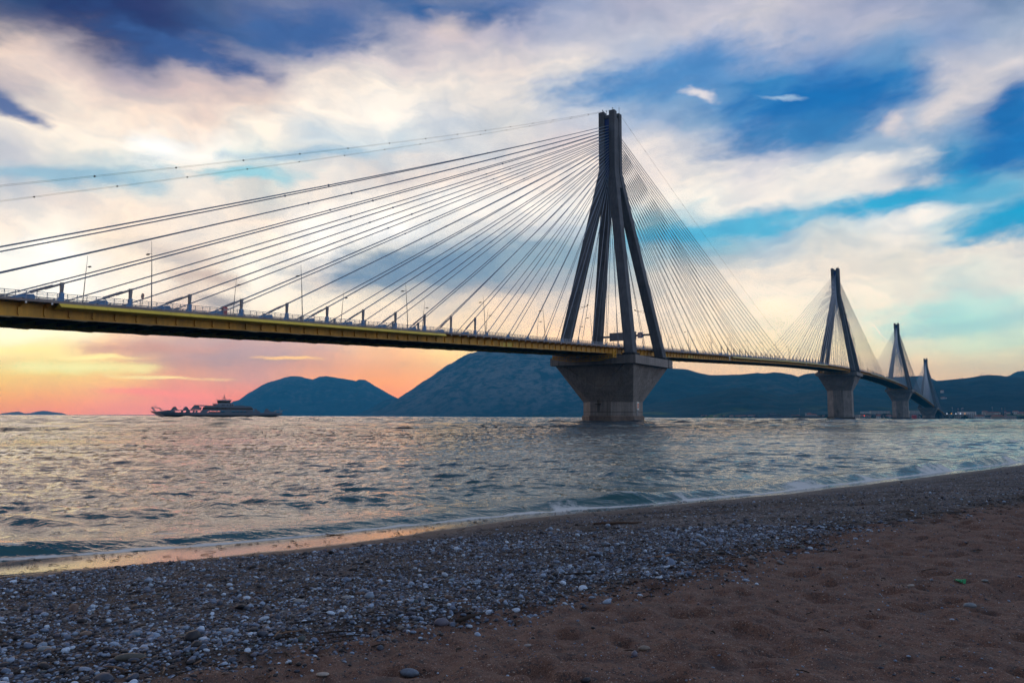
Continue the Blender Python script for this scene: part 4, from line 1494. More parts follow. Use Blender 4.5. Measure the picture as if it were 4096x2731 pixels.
def ferry(loc, rz, k, label, low, name_on):
    root = empty('ferry', loc, rz)
    tag(root, label, 'ferry', 'ferries')
    kk = k

    def Q(x, y):
        return ((x - 1138.0) * kk, (522.0 - y) * kk)

    def poly(b, pts, y0, y1):
        b.prism_y([Q(*p) for p in pts], y0, y1)
    HB = 160 * kk
    # hull: raked double ended body with the beam drawn in towards both ends
    def hull_ring(y, xl, xr, beam):
        z = (522.0 - y) * kk
        out = []
        for u in np.linspace(0, 1, 13):
            x = xl + (xr - xl) * u
            w = beam * min(1.0, 0.45 + 2.6 * min(u, 1 - u)) * HB
            out.append(((x - 1138) * kk, -w, z))
        for u in np.linspace(1, 0, 13):
            x = xl + (xr - xl) * u
            w = beam * min(1.0, 0.45 + 2.6 * min(u, 1 - u)) * HB
            out.append(((x - 1138) * kk, w, z))
        return out
    b = MB()
    b.loft([hull_ring(545, 400, 1930, 0.9), hull_ring(522, 362, 1975, 0.95), hull_ring(496, 345, 2035, 1.0)])
    b.build('lower_hull', M['hull_low'], root)
    b = MB()
    b.loft([hull_ring(495.9, 344, 2036, 1.004), hull_ring(464, 310, 2085, 1.004)])
    b.build('hull_band', low, root)
    b = MB()
    b.loft([hull_ring(463.9, 309, 2085, 1.0), hull_ring(440, 275, 2120, 1.0), hull_ring(424, 252, 2060, 1.0)])
    hull = b.build('hull', M['hull'], root)
    for s in (-1, 1):
        b = MB()
        y0, y1 = sorted((s * HB * 0.985, s * HB * 1.0))
        poly(b, [(252, 424.2), (255, 412), (330, 400), (450, 388), (480, 400), (490, 424.2)], y0, y1)
        poly(b, [(478, 395), (610, 385), (700, 384), (880, 392), (880, 399), (600, 394), (480, 402)], y0, y1)
        for xx in (588, 660, 690, 760, 800):
            poly(b, [(xx, 395), (xx + 18, 393), (xx + 14, 424.2), (xx - 6, 424.2)], y0, y1)
        poly(b, [(1680, 424.2), (1690, 402), (1760, 398), (1770, 424.2)], y0, y1)
        poly(b, [(1850, 424.2), (1850, 400), (1925, 404), (2000, 414), (2060, 424.2)], y0, y1)
        b.build('bulwark', M['hull'], root)
        b = MB()
        for cx, top in ((483, 332), (650, 334)):
            poly(b, [(cx - 45, 392), (cx - 30, 362), (cx - 4, top), (cx + 14, top + 4), (cx + 24, 358), (cx + 50, 386)], y0 * 0.985, y1 * 0.985)
        poly(b, [(1690, 400), (1693, 360), (1712, 366), (1735, 395), (1757, 424)], y0 * 0.985, y1 * 0.985)
        poly(b, [(1850, 402), (1862, 372), (1880, 352), (1892, 372), (1925, 404)], y0 * 0.985, y1 * 0.985)
        b.build('ramp_fin', M['hull'], root)
    # end ramps
    b = MB()
    poly(b, [(133, 408), (248, 412), (330, 470), (368, 505), (352, 519), (250, 478)], -HB * 0.62, HB * 0.62)
    b.build('bow_ramp', M['ramp'], root)
    b = MB()
    poly(b, [(2060, 424), (2143, 437), (2100, 462), (2040, 492), (2030, 470)], -HB * 0.62, HB * 0.62)
    b.build('stern_ramp', M['hull'], root)
    for pts, nm in (([(205, 405), (160, 357), (158, 350), (258, 358), (302, 392)], 'bow_gate'), ([(1985, 425), (2030, 388), (2130, 388), (2095, 424)], 'stern_gate')):
        b = MB()
        for s in (-1, 1):
            P3 = [np.array([Q(*p)[0], s * HB * 0.6, Q(*p)[1]]) for p in pts]
            for u, w in zip(P3[:-1], P3[1:]):
                b.bar(u, w, 0.5, 0.55)
        x0, z0 = Q(*pts[1])
        b.bar((x0, -HB * 0.6, z0), (x0, HB * 0.6, z0), 0.5, 0.5)
        x0, z0 = Q(*(pts[2]))
        for dx in (0, 1.2, 2.4, 3.6):
            b.tube([(x0 + dx, -HB * 0.6, z0), (x0 + dx, -HB * 0.6, z0 + 0.75)], 0.06, 4)
        b.bar((x0, -HB * 0.6, z0 + 0.75), (x0 + 4.2, -HB * 0.6, z0 + 0.7), 0.08, 0.08)
        mx, mz = Q(200 if nm == 'bow_gate' else 2087, 352 if nm == 'bow_gate' else 380)
        b.tube([(mx, 0, mz - 0.3), (mx, 0, mz + 2.4)], 0.14, 6)
        b.box(mx - 0.3, mx + 0.3, -0.3, 0.3, mz + 1.0, mz + 1.25)
        b.build(nm, M['white2'], root)
    # car deck side with open arches, seen right through above the vehicles
    for s in (-1, 1):
        b = MB()
        y0, y1 = sorted((s * HB * 0.985, s * HB * 1.002))
        poly(b, [(835, 463.8), (905, 365), (925, 330), (937, 312), (1620, 320), (1640, 340), (1690, 463.8), (1618, 463.8), (1590, 430), (1560, 400), (985, 398), (955, 430), (940, 463.8)], y0, y1)
        for xx in (995, 1052, 1110, 1168, 1396, 1452, 1510, 1566):
            poly(b, [(xx - 5, 399), (xx + 5, 399), (xx + 5, 463.8), (xx - 5, 463.8)], y0, y1)
        poly(b, [(1232, 402), (1330, 402), (1352, 463.8), (1214, 463.8)], y0, y1)
        b.build('side_wall', M['hull'], root)
        b = MB()
        yy0, yy1 = sorted((s * HB * 1.003, s * HB * 1.008))
        poly(b, [(896, 364), (905, 343), (1648, 353), (1662, 374), (900, 374)], yy0, yy1)
        b.build('window_band', M['glass'], root)
    b = MB()
    poly(b, [(930, 316), (1622, 322), (1680, 375), (905, 372)], -HB * 0.98, HB * 0.98)
    b.build('passenger_deck', M['white2'], root)
    b = MB()
    poly(b, [(1000, 412), (1580, 412), (1580, 463.7), (1000, 463.7)], -HB * 0.5, HB * 0.35)
    b.build('casing', M['dark'], root)
    # sloping stair block ahead of the saloon
    b = MB()
    for s in (-1, 1):
        y0, y1 = sorted((s * HB * 0.90, s * HB * 0.97))
        poly(b, [(715, 384), (770, 314), (850, 318), (835, 345), (880, 345), (862, 384), (845, 372), (740, 372)], y0, y1)
    poly(b, [(770, 309), (935, 313), (935, 322), (765, 320)], -HB * 0.95, HB * 0.95)
    b.build('stair_block', M['hull'], root)
    b = MB()
    poly(b, [(735, 376), (880, 376), (880, 381), (735, 381)], -HB * 0.96, HB * 0.96)
    b.build('stair_deck_edge', M['rust'], root)
    # upper house, wheelhouse, mast
    b = MB()
    poly(b, [(1048, 290), (1365, 290), (1365, 322), (1048, 318)], -HB * 0.62, HB * 0.62)
    poly(b, [(1040, 284), (1370, 284), (1370, 290), (1040, 290)], -HB * 0.75, HB * 0.75)
    for xx in (1183, 1208, 1265, 1310, 1335):
        b.cur = 1
        poly(b, [(xx, 295), (xx + 12, 295), (xx + 12, 314), (xx, 314)], -HB * 0.625, HB * 0.625)
    b.cur = 2
    poly(b, [(1055, 300), (1090, 300), (1090, 322), (1055, 322)], -HB * 0.70, -HB * 0.63)
    b.build('upper_house', [M['white2'], M['glass'], M['red']], root)
    b = MB()
    poly(b, [(1112, 273), (1108, 236), (1314, 236), (1310, 273)], -HB * 0.42, HB * 0.42)
    b.build('wheelhouse_windows', M['glass'], root)
    b = MB()
    poly(b, [(1120, 283.8), (1116, 273.2), (1306, 273.2), (1302, 283.8)], -HB * 0.42, HB * 0.42)
    poly(b, [(1095, 222), (1328, 222), (1318, 235.8), (1104, 235.8)], -HB * 0.5, HB * 0.5)
    for s in (-1, 1):
        for xx in np.arange(1090, 1331, 24):
            x0, z0 = Q(xx, 222)
            b.tube([(x0, s * HB * 0.5, z0), (x0, s * HB * 0.5, z0 + 0.65)], 0.04, 4)
        b.bar((Q(1090, 222)[0], s * HB * 0.5, Q(0, 209)[1]), (Q(1330, 222)[0], s * HB * 0.5, Q(0, 209)[1]), 0.06, 0.06)
        for xx in np.arange(1043, 1108, 20):
            x0, z0 = Q(xx, 284)
            b.tube([(x0, s * HB * 0.7, z0), (x0, s * HB * 0.7, z0 + 0.95)], 0.05, 4)
        b.bar((Q(1043, 265)[0], s * HB * 0.7, Q(0, 265)[1]), (Q(1108, 265)[0], s * HB * 0.7, Q(0, 265)[1]), 0.06, 0.06)
        for x0_, x1_, yy in ((770, 930, 302), (1365, 1530, 312)):
            for xx in np.arange(x0_, x1_, 28):
                x0, z0 = Q(xx, 318)
                b.tube([(x0, s * HB * 0.93, z0), (x0, s * HB * 0.93, Q(0, yy)[1])], 0.05, 4)
            b.bar((Q(x0_, 0)[0], s * HB * 0.93, Q(0, yy)[1]), (Q(x1_, 0)[0], s * HB * 0.93, Q(0, yy)[1]), 0.07, 0.07)
    b.build('wheelhouse', M['white2'], root)
    b = MB()
    for dx in (-20, 20):
        b.bar((Q(1212 + dx, 0)[0], 0, Q(0, 222)[1]), (Q(1212 + dx * 0.5, 0)[0], 0, Q(0, 188)[1]), 0.45, 0.45)
    b.box(Q(1190, 0)[0], Q(1236, 0)[0], -1.2, 1.2, Q(0, 190)[1], Q(0, 183)[1])
    b.tube([(Q(1214, 0)[0], 0, Q(0, 184)[1]), (Q(1214, 0)[0], 0, Q(0, 135)[1])], [0.4, 0.16], 6)
    b.box(Q(1202, 0)[0], Q(1226, 0)[0], -1.0, 1.0, Q(0, 155)[1], Q(0, 151)[1])
    b.build('mast', M['hull'], root)
    b = MB()
    for q in range(12):
        xx = 1385 + q * 11 + (q % 3) * 2
        x0, z0 = Q(xx, 322)
        b.box(x0 - 0.2, x0 + 0.2, -HB * 0.8, -HB * 0.8 + 0.4, z0, z0 + 0.55 + 0.2 * (q % 2))
    b.build('deck_seating', M['dark'], root)
    if name_on:
        txt('name_lettering', '\u03a0\u0391\u03a1\u0391\u039b\u039f\u03a3', 20 * kk, (Q(392, 0)[0], -HB * 1.003, Q(0, 409)[1]), (R(90), 0, 0), M['black'], root)
    return root


q = bearing(874, 1661, 632.0)
ferry((q[0], q[1], -0.1), math.atan2(-q[0], q[1]) , 0.0490, 'large pale double-ended car ferry with open bow ramp sailing left of the bridge', M['black'], True)
q = bearing(3087, 1669, 2090.0)
ferry((q[0], q[1], -0.1), math.atan2(-q[0], q[1]), 0.0515, 'small distant blue-hulled car ferry off the far shore between first two pylons', M['hull_blue'], False)

# ------------------------------------------------------------------ the far shore: fort, town, harbour
HOUSE_COL = [pmat('pale_render', (0.50, 0.47, 0.44), 0.8, var=0.1), pmat('cream_render', (0.46, 0.38, 0.30), 0.8, var=0.1), pmat('white_render', (0.66, 0.66, 0.66), 0.8, var=0.06), pmat('grey_render', (0.28, 0.28, 0.30), 0.8, var=0.1)]
M['tile'] = pmat('red_roof_tiles', (0.28, 0.09, 0.05), 0.85, var=0.25, scale=2.0)
M['roof_grey'] = pmat('grey_metal_roof', (0.32, 0.35, 0.38), 0.5, var=0.12, scale=0.6)
M['fort'] = pmat('old_fort_stone', (0.13, 0.095, 0.07), 0.95, var=0.45, scale=0.3)
M['leaf'] = pmat('dark_foliage', (0.020, 0.032, 0.020), 0.95, var=0.5, scale=0.15)


def shore(px, back):
    """Ground point behind the far shore on a bearing, and the bearing's turn."""
    d = plain_top(px) + back
    q = bearing(px, 1665.0, d)
    h = float(np.interp(back, [0, 520], [1.0, 14.0]))
    return (q[0], q[1], h), math.atan2(-q[0], q[1])


def house(px, back, w, d, h, label, col=0, roof='gable', group=None, cat='house', name='house', dz=0.0, dist=None, py=None):
    if dist is None:
        loc, rz = shore(px, back)
        loc = (loc[0], loc[1], loc[2] + dz - 0.8)
    else:
        q_ = bearing(px, py, dist)
        loc, rz = (q_[0], q_[1], q_[2]), math.atan2(-q_[0], q_[1])
    rz += random.uniform(-0.35, 0.35)
    t = empty(name, loc, rz)
    tag(t, label, cat, group)
    b = MB()
    b.box(-w / 2, w / 2, -d / 2, d / 2, -2.0, h)
    b.build('wall', HOUSE_COL[col], t)
    b = MB()
    if roof == 'gable':
        b.add([(-w / 2 - 0.4, -d / 2 - 0.4, h), (w / 2 + 0.4, -d / 2 - 0.4, h), (w / 2 + 0.4, d / 2 + 0.4, h), (-w / 2 - 0.4, d / 2 + 0.4, h), (-w / 2 + w * 0.12, 0, h + d * 0.28), (w / 2 - w * 0.12, 0, h + d * 0.28)],
              [(3, 2, 1, 0), (0, 1, 5, 4), (2, 3, 4, 5), (0, 4, 3), (1, 2, 5)])
        b.build('roof', M['tile'], t)
    else:
        b.box(-w / 2 - 0.3, w / 2 + 0.3, -d / 2 - 0.3, d / 2 + 0.3, h + 0.003, h + 0.7)
        b.build('roof', M['roof_grey'] if roof == 'flat' else M['tile'], t)
    b = MB()
    n = max(2, int(w / 4.5))
    for fl in range(max(1, int(h / 3.2))):
        for k in range(n):
            x = -w / 2 + w * (k + 0.5) / n
            b.box(x - 0.7, x + 0.7, -d / 2 - 0.03, -d / 2 - 0.004, 0.9 + 3.1 * fl, 2.5 + 3.1 * fl)
    b.build('windows', M['glass'], t)
    return t


q, rz = shore(3232, -30)
ft = empty('fort', (q[0], q[1], 0.0), rz)
tag(ft, 'long low brown stone fort wall on the far shore left of the second pylon', 'fort')
b = MB()
b.prism_y([(-76, -2), (66, -2), (66, 6.5), (40, 7.5), (20, 8.6), (-10, 9.0), (-44, 11.2), (-60, 11.2), (-76, 6.5)], -4, 6)
for k in range(11):
    b.box(-72 + k * 12.4, -68.5 + k * 12.4, -4.2, 2, 8.0 - 0.1 * k, 9.6 - 0.12 * k)
b.build('wall', M['fort'], ft)
b = MB()
for k in range(6):
    b.box(-58 + 11 * k, -56 + 11 * k, -4.06, -4.004, 1.6, 3.6)
b.build('embrasure', M['black'], ft)
q, rz = shore(3223.5, 20)
t = empty('bell_tower', q, rz)
tag(t, 'slim white bell tower standing behind the fort wall', 'tower')
b = MB()
b.box(-2.4, 2.4, -2.4, 2.4, -2, 15.5)
b.build('shaft', HOUSE_COL[2], t)
b = MB()
b.box(-2.8, 2.8, -2.8, 2.8, 15.503, 16.3)
b.build('cap', M['roof_grey'], t)
house(3246, 25, 34, 14, 10.0, 'white house with red tiled roof behind the fort wall', 2, dz=1)
house(3238, 45, 12, 9, 15.0, 'taller white house with red roof just right of the bell tower', 2)
house(3190, 30, 14, 9, 9.5, 'tiny white house over the left end of the fort wall', 2, group=None)
lbl = 'tiny red-roofed house in the waterfront town on the far shore left of the second pylon'
for px, bk in [(2690, 60), (2704, 90), (2752, 40), (2770, 70), (2790, 60), (2812, 40), (2828, 90), (2862, 60), (2890, 70), (2926, 40), (2948, 70), (2960, 50), (2978, 90), (3000, 60), (3014, 80), (3146, 60), (3158, 80), (3172, 70), (3275, 60), (3296, 40)]:
    house(px, bk, random.uniform(12, 20), random.uniform(8, 12), random.uniform(5, 9), lbl, random.choice([0, 1, 2, 0]), group='town houses left of the second pylon')
house(2753, 20, 22, 11, 9, 'white two-storey house on the far shore just right of the nearest pier', 2, 'flat')
house(2776, 25, 26, 12, 8, 'low cream waterfront house beside the white two-storey house', 1, 'flat')
house(2650, 700, 60, 16, 12, 'long white building on the slope just right of the nearest pier', 2, 'flat', dz=14)
house(2690, 720, 40, 14, 8, 'lower white shed beside the long white building on the slope', 2, 'flat', dz=12)
lbl = 'tiny red-roofed house in the harbour town between second and third pylon'
for px, bk in [(3424, 30), (3436, 55), (3447, 80), (3462, 40), (3478, 60), (3490, 30), (3512, 90), (3528, 120), (3544, 60), (3556, 90), (3570, 50)]:
    house(px, bk, random.uniform(10, 18), random.uniform(8, 11), random.uniform(5, 9), lbl, random.choice([0, 1, 0, 3]), group='harbour houses between second and third pylon')
house(3521, 5, 22, 16, 7.5, 'white barn-like boat hall at the water between second and third pylon', 2)
house(3428, 10, 16, 12, 11, 'cream block right beside the foot of the second pylon', 1, 'flat')
house(3462, 300, 30, 12, 9, 'white apartment terrace on the slope right of the second pylon', 2, 'flat', dz=7)
house(3520, 330, 60, 14, 8, 'long red-roofed hall on the slope between second and third pylon', 0, 'red', dz=9)
house(3655, 40, 26, 16, 14, 'blue-grey warehouse on the far shore right of the third pylon', 3, 'flat', cat='warehouse', name='warehouse')
house(3680, 300, 60, 20, 10, 'long pale warehouse further back right of the third pylon', 0, 'flat', cat='warehouse', name='warehouse', dz=8)
house(3648, 20, 40, 14, 8, 'low grey quay shed right of the third pylon', 3, 'flat', cat='shed', name='quay_shed')
q, rz = shore(3657, 0)
t = empty('storage_tank', (q[0], q[1], 0.5), rz)
tag(t, 'red storage tank on the quay right of the third pylon', 'tank')
b = MB()
b.tube([(0, 0, 0), (0, 0, 10), (0, 0, 10.8)], [6.0, 6.0, 1.0], 20)
b.build('tank_shell', M['red'], t)
# toll plaza with its row of signal lamps
q, rz = shore(3817, 30)
t = empty('toll_plaza', (q[0], q[1], 2.0), rz)
tag(t, 'flat toll plaza canopy with lit lane signals at the far end of the bridge', 'toll plaza')
b = MB()
b.box(-36, 36, -6, 6, 10.5, 12.0)
b.build('canopy', HOUSE_COL[2], t)
b = MB()
for k in range(7):
    b.box(-34 + 11.3 * k - 0.8, -34 + 11.3 * k + 0.8, -1.5, 1.5, -2, 10.49)
b.build('pillar', HOUSE_COL[0], t)


def glow(name, col, s):
    m = bpy.data.materials.new(name)
    m.use_nodes = True
    n = m.node_tree.nodes
    n.clear()
    e = n.new('ShaderNodeEmission')
    e.inputs['Color'].default_value = (*col, 1)
    e.inputs['Strength'].default_value = s
    o_ = n.new('ShaderNodeOutputMaterial')
    m.node_tree.links.new(e.outputs[0], o_.inputs['Surface'])
    return m


GW, GO, GR = glow('cool_white_signal', (0.75, 0.85, 1.0), 1.6), glow('orange_signal', (1.0, 0.40, 0.06), 1.6), glow('red_beacon_light', (1.0, 0.06, 0.03), 5.0)
for k, mm in enumerate((GW, GW, GO, GW, GW, GO)):
    x = -27.5 + 10.6 * k
    b = MB()
    b.dome((x, -4.0, 13.3), 1.15, 0.6, 1.2, 10, 6)
    b.build('lane_signal', mm, t)
house(3868, 40, 42, 22, 19, 'white industrial block on the far shore right of the bridge end', 2, 'flat', cat='building', name='industrial_block')
house(3845, 30, 30, 16, 10, 'low white annexe left of the white industrial block', 0, 'flat', cat='building', name='annexe')
house(3990, 8, 28, 14, 8, 'cream waterfront house with red roof near the right edge', 1)
house(4033, 30, 36, 14, 9, 'low pale house behind the red and white mast', 0, 'flat')
house(3917, 10, 24, 12, 8, 'white boathouse on the shore right of the industrial block', 2)
house(3937, 20, 30, 12, 6, 'flat pale shed beside the white boathouse', 3, 'flat', cat='shed', name='shed')
lbl = 'tiny pale house in the fields near the right edge of the far shore'
for px, bk in [(3940, 330), (3985, 360), (4035, 420), (4063, 330), (4078, 300), (4092, 300), (3960, 200), (4110, 240)]:
    house(px, bk, random.uniform(10, 26), 10, random.uniform(5, 8), lbl, random.choice([0, 2]), dz=random.uniform(3, 9), group='houses in the far fields')
lbl = 'tiny white hillside house above the far end of the bridge'
for px, py in [(3769, 1569), (3771, 1596), (3778, 1598), (3786, 1611), (3797, 1618), (3803, 1618), (3768, 1613)]:
    house(px, 0, random.uniform(9, 16), 9, 7, lbl, 2, group='hillside houses above the bridge end', dist=3420, py=py)
lbl = 'pale house in the hillside village right of the bridge end'
for px, py in [(3812, 1618), (3816, 1612), (3822, 1616), (3828, 1613), (3819, 1621), (3809, 1622), (3831, 1617)]:
    house(px, 0, random.uniform(12, 20), 10, 8, lbl, random.choice([2, 0]), group='hillside village right of the bridge end', dist=3360, py=py)

# red beacon by the second pylon
q, rz = shore(3457, -8)
t = empty('harbour_beacon', (q[0], q[1], 0.0), rz)
tag(t, 'red harbour light on a short post right of the second pylon', 'beacon')
b = MB()
b.tube([(0, 0, -1), (0, 0, 8.3)], 0.5, 8)
b.build('post', M['white'], t)
b = MB()
b.dome((0, 0, 9.2), 1.0, 1.0, 1.1, 10, 6)
b.build('lantern', GR, t)
# masts
for px, top, lab in ((3971, 1630, 'tall floodlight mast on the shore left of the red and white mast'), (4009, 1634, 'tall floodlight mast just left of the red and white mast'), (3811, 1631, 'tall lamp mast above the toll plaza canopy, left one'),
                     (3848, 1634, 'tall lamp mast right of the toll plaza canopy'), (3853, 1632, 'second tall lamp mast right of the toll plaza canopy'), (3834, 1635, 'tall lamp mast above the right end of the toll plaza canopy'), (3199, 1636, 'tall thin mast behind the fort wall')):
    loc, rz = shore(px, 40)
    d = plain_top(px) + 40
    H = bearing(px, top, d)[2]
    t = empty('mast', (loc[0], loc[1], 0.5), rz)
    tag(t, lab, 'mast', 'tall masts on the far shore')
    b = MB()
    b.tube([(0, 0, 0), (0, 0, H)], [0.75, 0.4], 6)
    b.build('pole', M['steel'], t)
    b = MB()
    b.box(-1.3, 1.3, -0.4, 0.4, H - 0.6, H + 0.5)
    b.build('lamp_head', M['white'], t)
loc, rz = shore(4022, 20)
t = empty('lattice_mast', (loc[0], loc[1], 0.5), rz)
tag(t, 'red and white banded lattice mast near the right edge', 'mast')
H = 24.0
for k in range(7):
    b = MB()
    z0, z1 = H * k / 7, H * (k + 1) / 7
    for sx in (-1, 1):
        for sy in (-1, 1):
            b.bar((sx * 1.9, sy * 1.9, z0), (sx * 1.9, sy * 1.9, z1), 0.7, 0.7)
            b.bar((sx * 1.9, sy * 1.9, z0), (-sx * 1.9, sy * 1.9, z1), 0.35, 0.35)
            b.bar((sx * 1.9, sy * 1.9, z0), (sx * 1.9, -sy * 1.9, z1), 0.35, 0.35)
    b.build('section', M['red'] if k % 2 == 0 else M['white'], t)
b = MB()
b.tube([(0, 0, H), (0, 0, H + 9)], 0.4, 6)
b.build('aerial', M['steel'], t)
# power pylons on the ridge
for px, base, top, d, lab in ((3925, 1505, 1496, 4700, 'lattice power pylon standing on the ridge at the right'), (3849, 1517, 1508, 4700, 'smaller lattice power pylon on the ridge left of the other')):
    q = bearing(px, base, d)
    H = bearing(px, top, d)[2] - q[2]
    t = empty('power_pylon', (q[0], q[1], q[2] - 2), 0.4)
    tag(t, lab, 'power pylon', 'power pylons on the ridge')
    b = MB()
    for sx in (-1, 1):
        for sy in (-1, 1):
            b.bar((sx * 3.2, sy * 3.2, 0), (sx * 0.5, sy * 0.5, H + 2), 0.55, 0.55)
        for k in range(4):
            b.bar((sx * (3.2 - 0.65 * k), -2, H * k / 4), (-sx * (2.6 - 0.65 * k), -2, H * (k + 1) / 4), 0.35, 0.35)
    b.build('tower', M['dark'], t)
    for f_ in (0.62, 0.78, 0.93):
        b = MB()
        b.bar((-5.5, 0, H * f_ + 1), (5.5, 0, H * f_ + 1), 0.45, 0.5)
        b.build('cross_arm', M['dark'], t)


# shore woods: many small leaf clumps along the plain, one mass
def leaf_clump(b, c, rx, rz_, n):
    for _ in range(n):
        u = RNG.normal(size=3)
        u /= np.linalg.norm(u)
        k = RNG.random() ** 0.4
        p = np.array(c) + u * np.array([rx, rx, rz_]) * k
        s = (0.18 + 0.22 * RNG.random()) * rx
        a = RNG.normal(size=3)
        a /= np.linalg.norm(a)
        d = np.cross(a, RNG.normal(size=3))
        d /= np.linalg.norm(d)
        e = np.cross(a, d)
        b.add([p + s * d, p + s * e, p - s * d, p - s * 1.2 * e], [(0, 1, 2, 3)])


b = MB()
for _ in range(430):
    px = RNG.uniform(2560, 4150) if RNG.random() < 0.8 else RNG.uniform(2080, 2560)
    bk = RNG.choice([25, 60, 110, 200, 320, 450]) + RNG.uniform(-15, 15)
    q, _r = shore(px, bk)
    cyp = RNG.random() < 0.22
    h = RNG.uniform(5, 11) * (1.35 if cyp else 1.0)
    w = h * (0.17 if cyp else RNG.uniform(0.45, 0.9))
    leaf_clump(b, (q[0], q[1], q[2] + h * 0.5), w, h * 0.55, 46)
o = b.build('shore_woods', M['leaf'])
tag(o, kind='stuff')

# ------------------------------------------------------------------ stones and drift on the beach


def stone_base(n_sub):
    import bmesh
    bm = bmesh.new()
    bmesh.ops.create_icosphere(bm, subdivisions=n_sub, radius=1.0)
    v = np.array([p.co[:] for p in bm.verts])
    f = np.array([[q_.index for q_ in p.verts] for p in bm.faces])
    bm.free()
    return v, f


def stone_material():
    m = bpy.data.materials.new('pebble_stone')
    m.use_nodes = True
    g = NT(m.node_tree)
    p = next(n for n in g.n if n.type == 'BSDF_PRINCIPLED')
    a = g.node('ShaderNodeAttribute', attribute_name='tint').outputs['Color']
    co = g.node('ShaderNodeTexCoord').outputs['Object']
    n = g.noise(co, 90.0, 3.0, 0.6)
    c = g.mix(1.0, a, g.mix(g.maprange(n, 0.3, 0.7), (0.72, 0.72, 0.72), (1.15, 1.15, 1.15)), 'MULTIPLY')
    g.l.new(c, p.inputs['Base Color'])
    p.inputs['Roughness'].default_value = 0.55
    return m


M['stone'] = stone_material()
TINTS = np.array([(0.20, 0.24, 0.31), (0.07, 0.085, 0.115), (0.40, 0.46, 0.54), (0.022, 0.024, 0.032), (0.20, 0.165, 0.15), (0.15, 0.13, 0.155), (0.72, 0.76, 0.80), (0.16, 0.09, 0.065), (0.09, 0.115, 0.11)])
TP = np.array([0.18, 0.19, 0.14, 0.25, 0.05, 0.07, 0.06, 0.04, 0.02])


def stones(name, x, y, size, sub, seed, sink=0.25):
    rng_ = np.random.default_rng(seed)
    v, f = stone_base(sub)
    n = len(x)
    z = beach_height(x, y)[0]
    ax = np.stack([rng_.uniform(0.8, 1.5, n), rng_.uniform(0.65, 1.05, n), rng_.uniform(0.38, 0.75, n)], -1) * size[:, None]
    th = rng_.uniform(0, 6.283, n)
    til = rng_.normal(0, 0.25, n)
    jit = 1 + rng_.normal(0, 0.07, (n, len(v)))
    P = v[None] * ax[:, None, :] * jit[..., None]
    cx, sx = np.cos(til)[:, None], np.sin(til)[:, None]
    X, Y, Z = P[..., 0] * cx - P[..., 2] * sx, P[..., 1], P[..., 0] * sx + P[..., 2] * cx
    ct, st = np.cos(th)[:, None], np.sin(th)[:, None]
    P = np.stack([X * ct - Y * st + x[:, None], X * st + Y * ct + y[:, None], Z + (z + ax[:, 2] * (1 - 2 * sink))[:, None]], -1)
    F = (f[None] + (np.arange(n) * len(v))[:, None, None]).reshape(-1, 3)
    me = bpy.data.meshes.new(name)
    me.vertices.add(n * len(v))
    me.vertices.foreach_set('co', P.reshape(-1).astype(np.float32))
    me.loops.add(F.size)
    me.loops.foreach_set('vertex_index', F.reshape(-1).astype(np.int32))
    me.polygons.add(len(F))
    me.polygons.foreach_set('loop_start', np.arange(0, F.size, 3, dtype=np.int32))
    me.polygons.foreach_set('loop_total', np.full(len(F), 3, np.int32))
    me.polygons.foreach_set('use_smooth', np.ones(len(F), bool))
    tint = np.array([0.66, 0.82, 1.02]) * TINTS[rng_.choice(len(TINTS), n, p=TP)] * rng_.uniform(0.75, 1.2, (n, 1))
    at = me.attributes.new('tint', 'FLOAT_COLOR', 'POINT')
    col = np.concatenate([np.repeat(tint, len(v), 0), np.ones((n * len(v), 1))], 1)
    at.data.foreach_set('color', col.reshape(-1).astype(np.float32))
    me.update()
    me.materials.append(M['stone'])
    return me


def scatter(n, r0, r1, seed, where, half=40):
    rng_ = np.random.default_rng(seed)
    a = rng_.uniform(R(-half), R(half), n)
    r = np.sqrt(rng_.uniform(r0 * r0, r1 * r1, n))
    x, y = np.sin(a) * r, np.cos(a) * r
    k = where(x, y, rng_)
    return x[k], y[k]


def gravel_zone(x, y, rng_):
    sw, ss = sdist(x, y, WET), sdist(x, y, SAND)
    e = (fbm(x * 1.3, y * 1.3, 4, 41) - 0.5) * 0.9
    den = smooth(0.5, 1.6, sw) * smooth(1.0, -0.55, ss + e * 0.8)
    clump = 0.42 + 0.58 * smooth(0.38, 0.58, fbm(x * 0.7, y * 1.1, 3, 55))
    near = 0.40 + 0.60 * smooth(-2.6, -0.4, ss)
    return rng_.random(len(x)) < den * clump * near


def sand_zone(x, y, rng_):
    return (sdist(x, y, SAND) > 0.0) & (rng_.random(len(x)) < 0.35 + 0.65 * smooth(0.45, 0.62, fbm(x * 0.9, y * 0.9, 3, 57)))


parts = []
x, y = scatter(95000, 4.0, 8.0, 101, gravel_zone)
sz = np.clip(RNG.lognormal(math.log(0.0080), 0.50, len(x)), 0.004, 0.034)
pebbles = link_mesh('pebbles', stones('pebbles', x, y, sz, 2, 1), None)
tag(pebbles, kind='stuff')
x, y = scatter(150000, 7.6, 13.0, 102, gravel_zone)
sz = np.clip(RNG.lognormal(math.log(0.0095), 0.48, len(x)), 0.006, 0.038)
o = link_mesh('pebbles', stones('middle_pebbles', x, y, sz, 1, 12), None)
tag(o, kind='stuff')
x, y = scatter(110000, 11.5, 45.0, 103, gravel_zone)
sz = np.clip(RNG.lognormal(math.log(0.0135), 0.45, len(x)), 0.008, 0.05)
o = link_mesh('pebbles', stones('far_pebbles', x, y, sz, 1, 2), None)
tag(o, kind='stuff')
x, y = scatter(1700, 4.2, 14.0, 105, gravel_zone)
sz = np.clip(RNG.lognormal(math.log(0.032), 0.28, len(x)), 0.02, 0.06)
o = link_mesh('pebbles', stones('large_pebbles', x, y, sz, 2, 3), None)
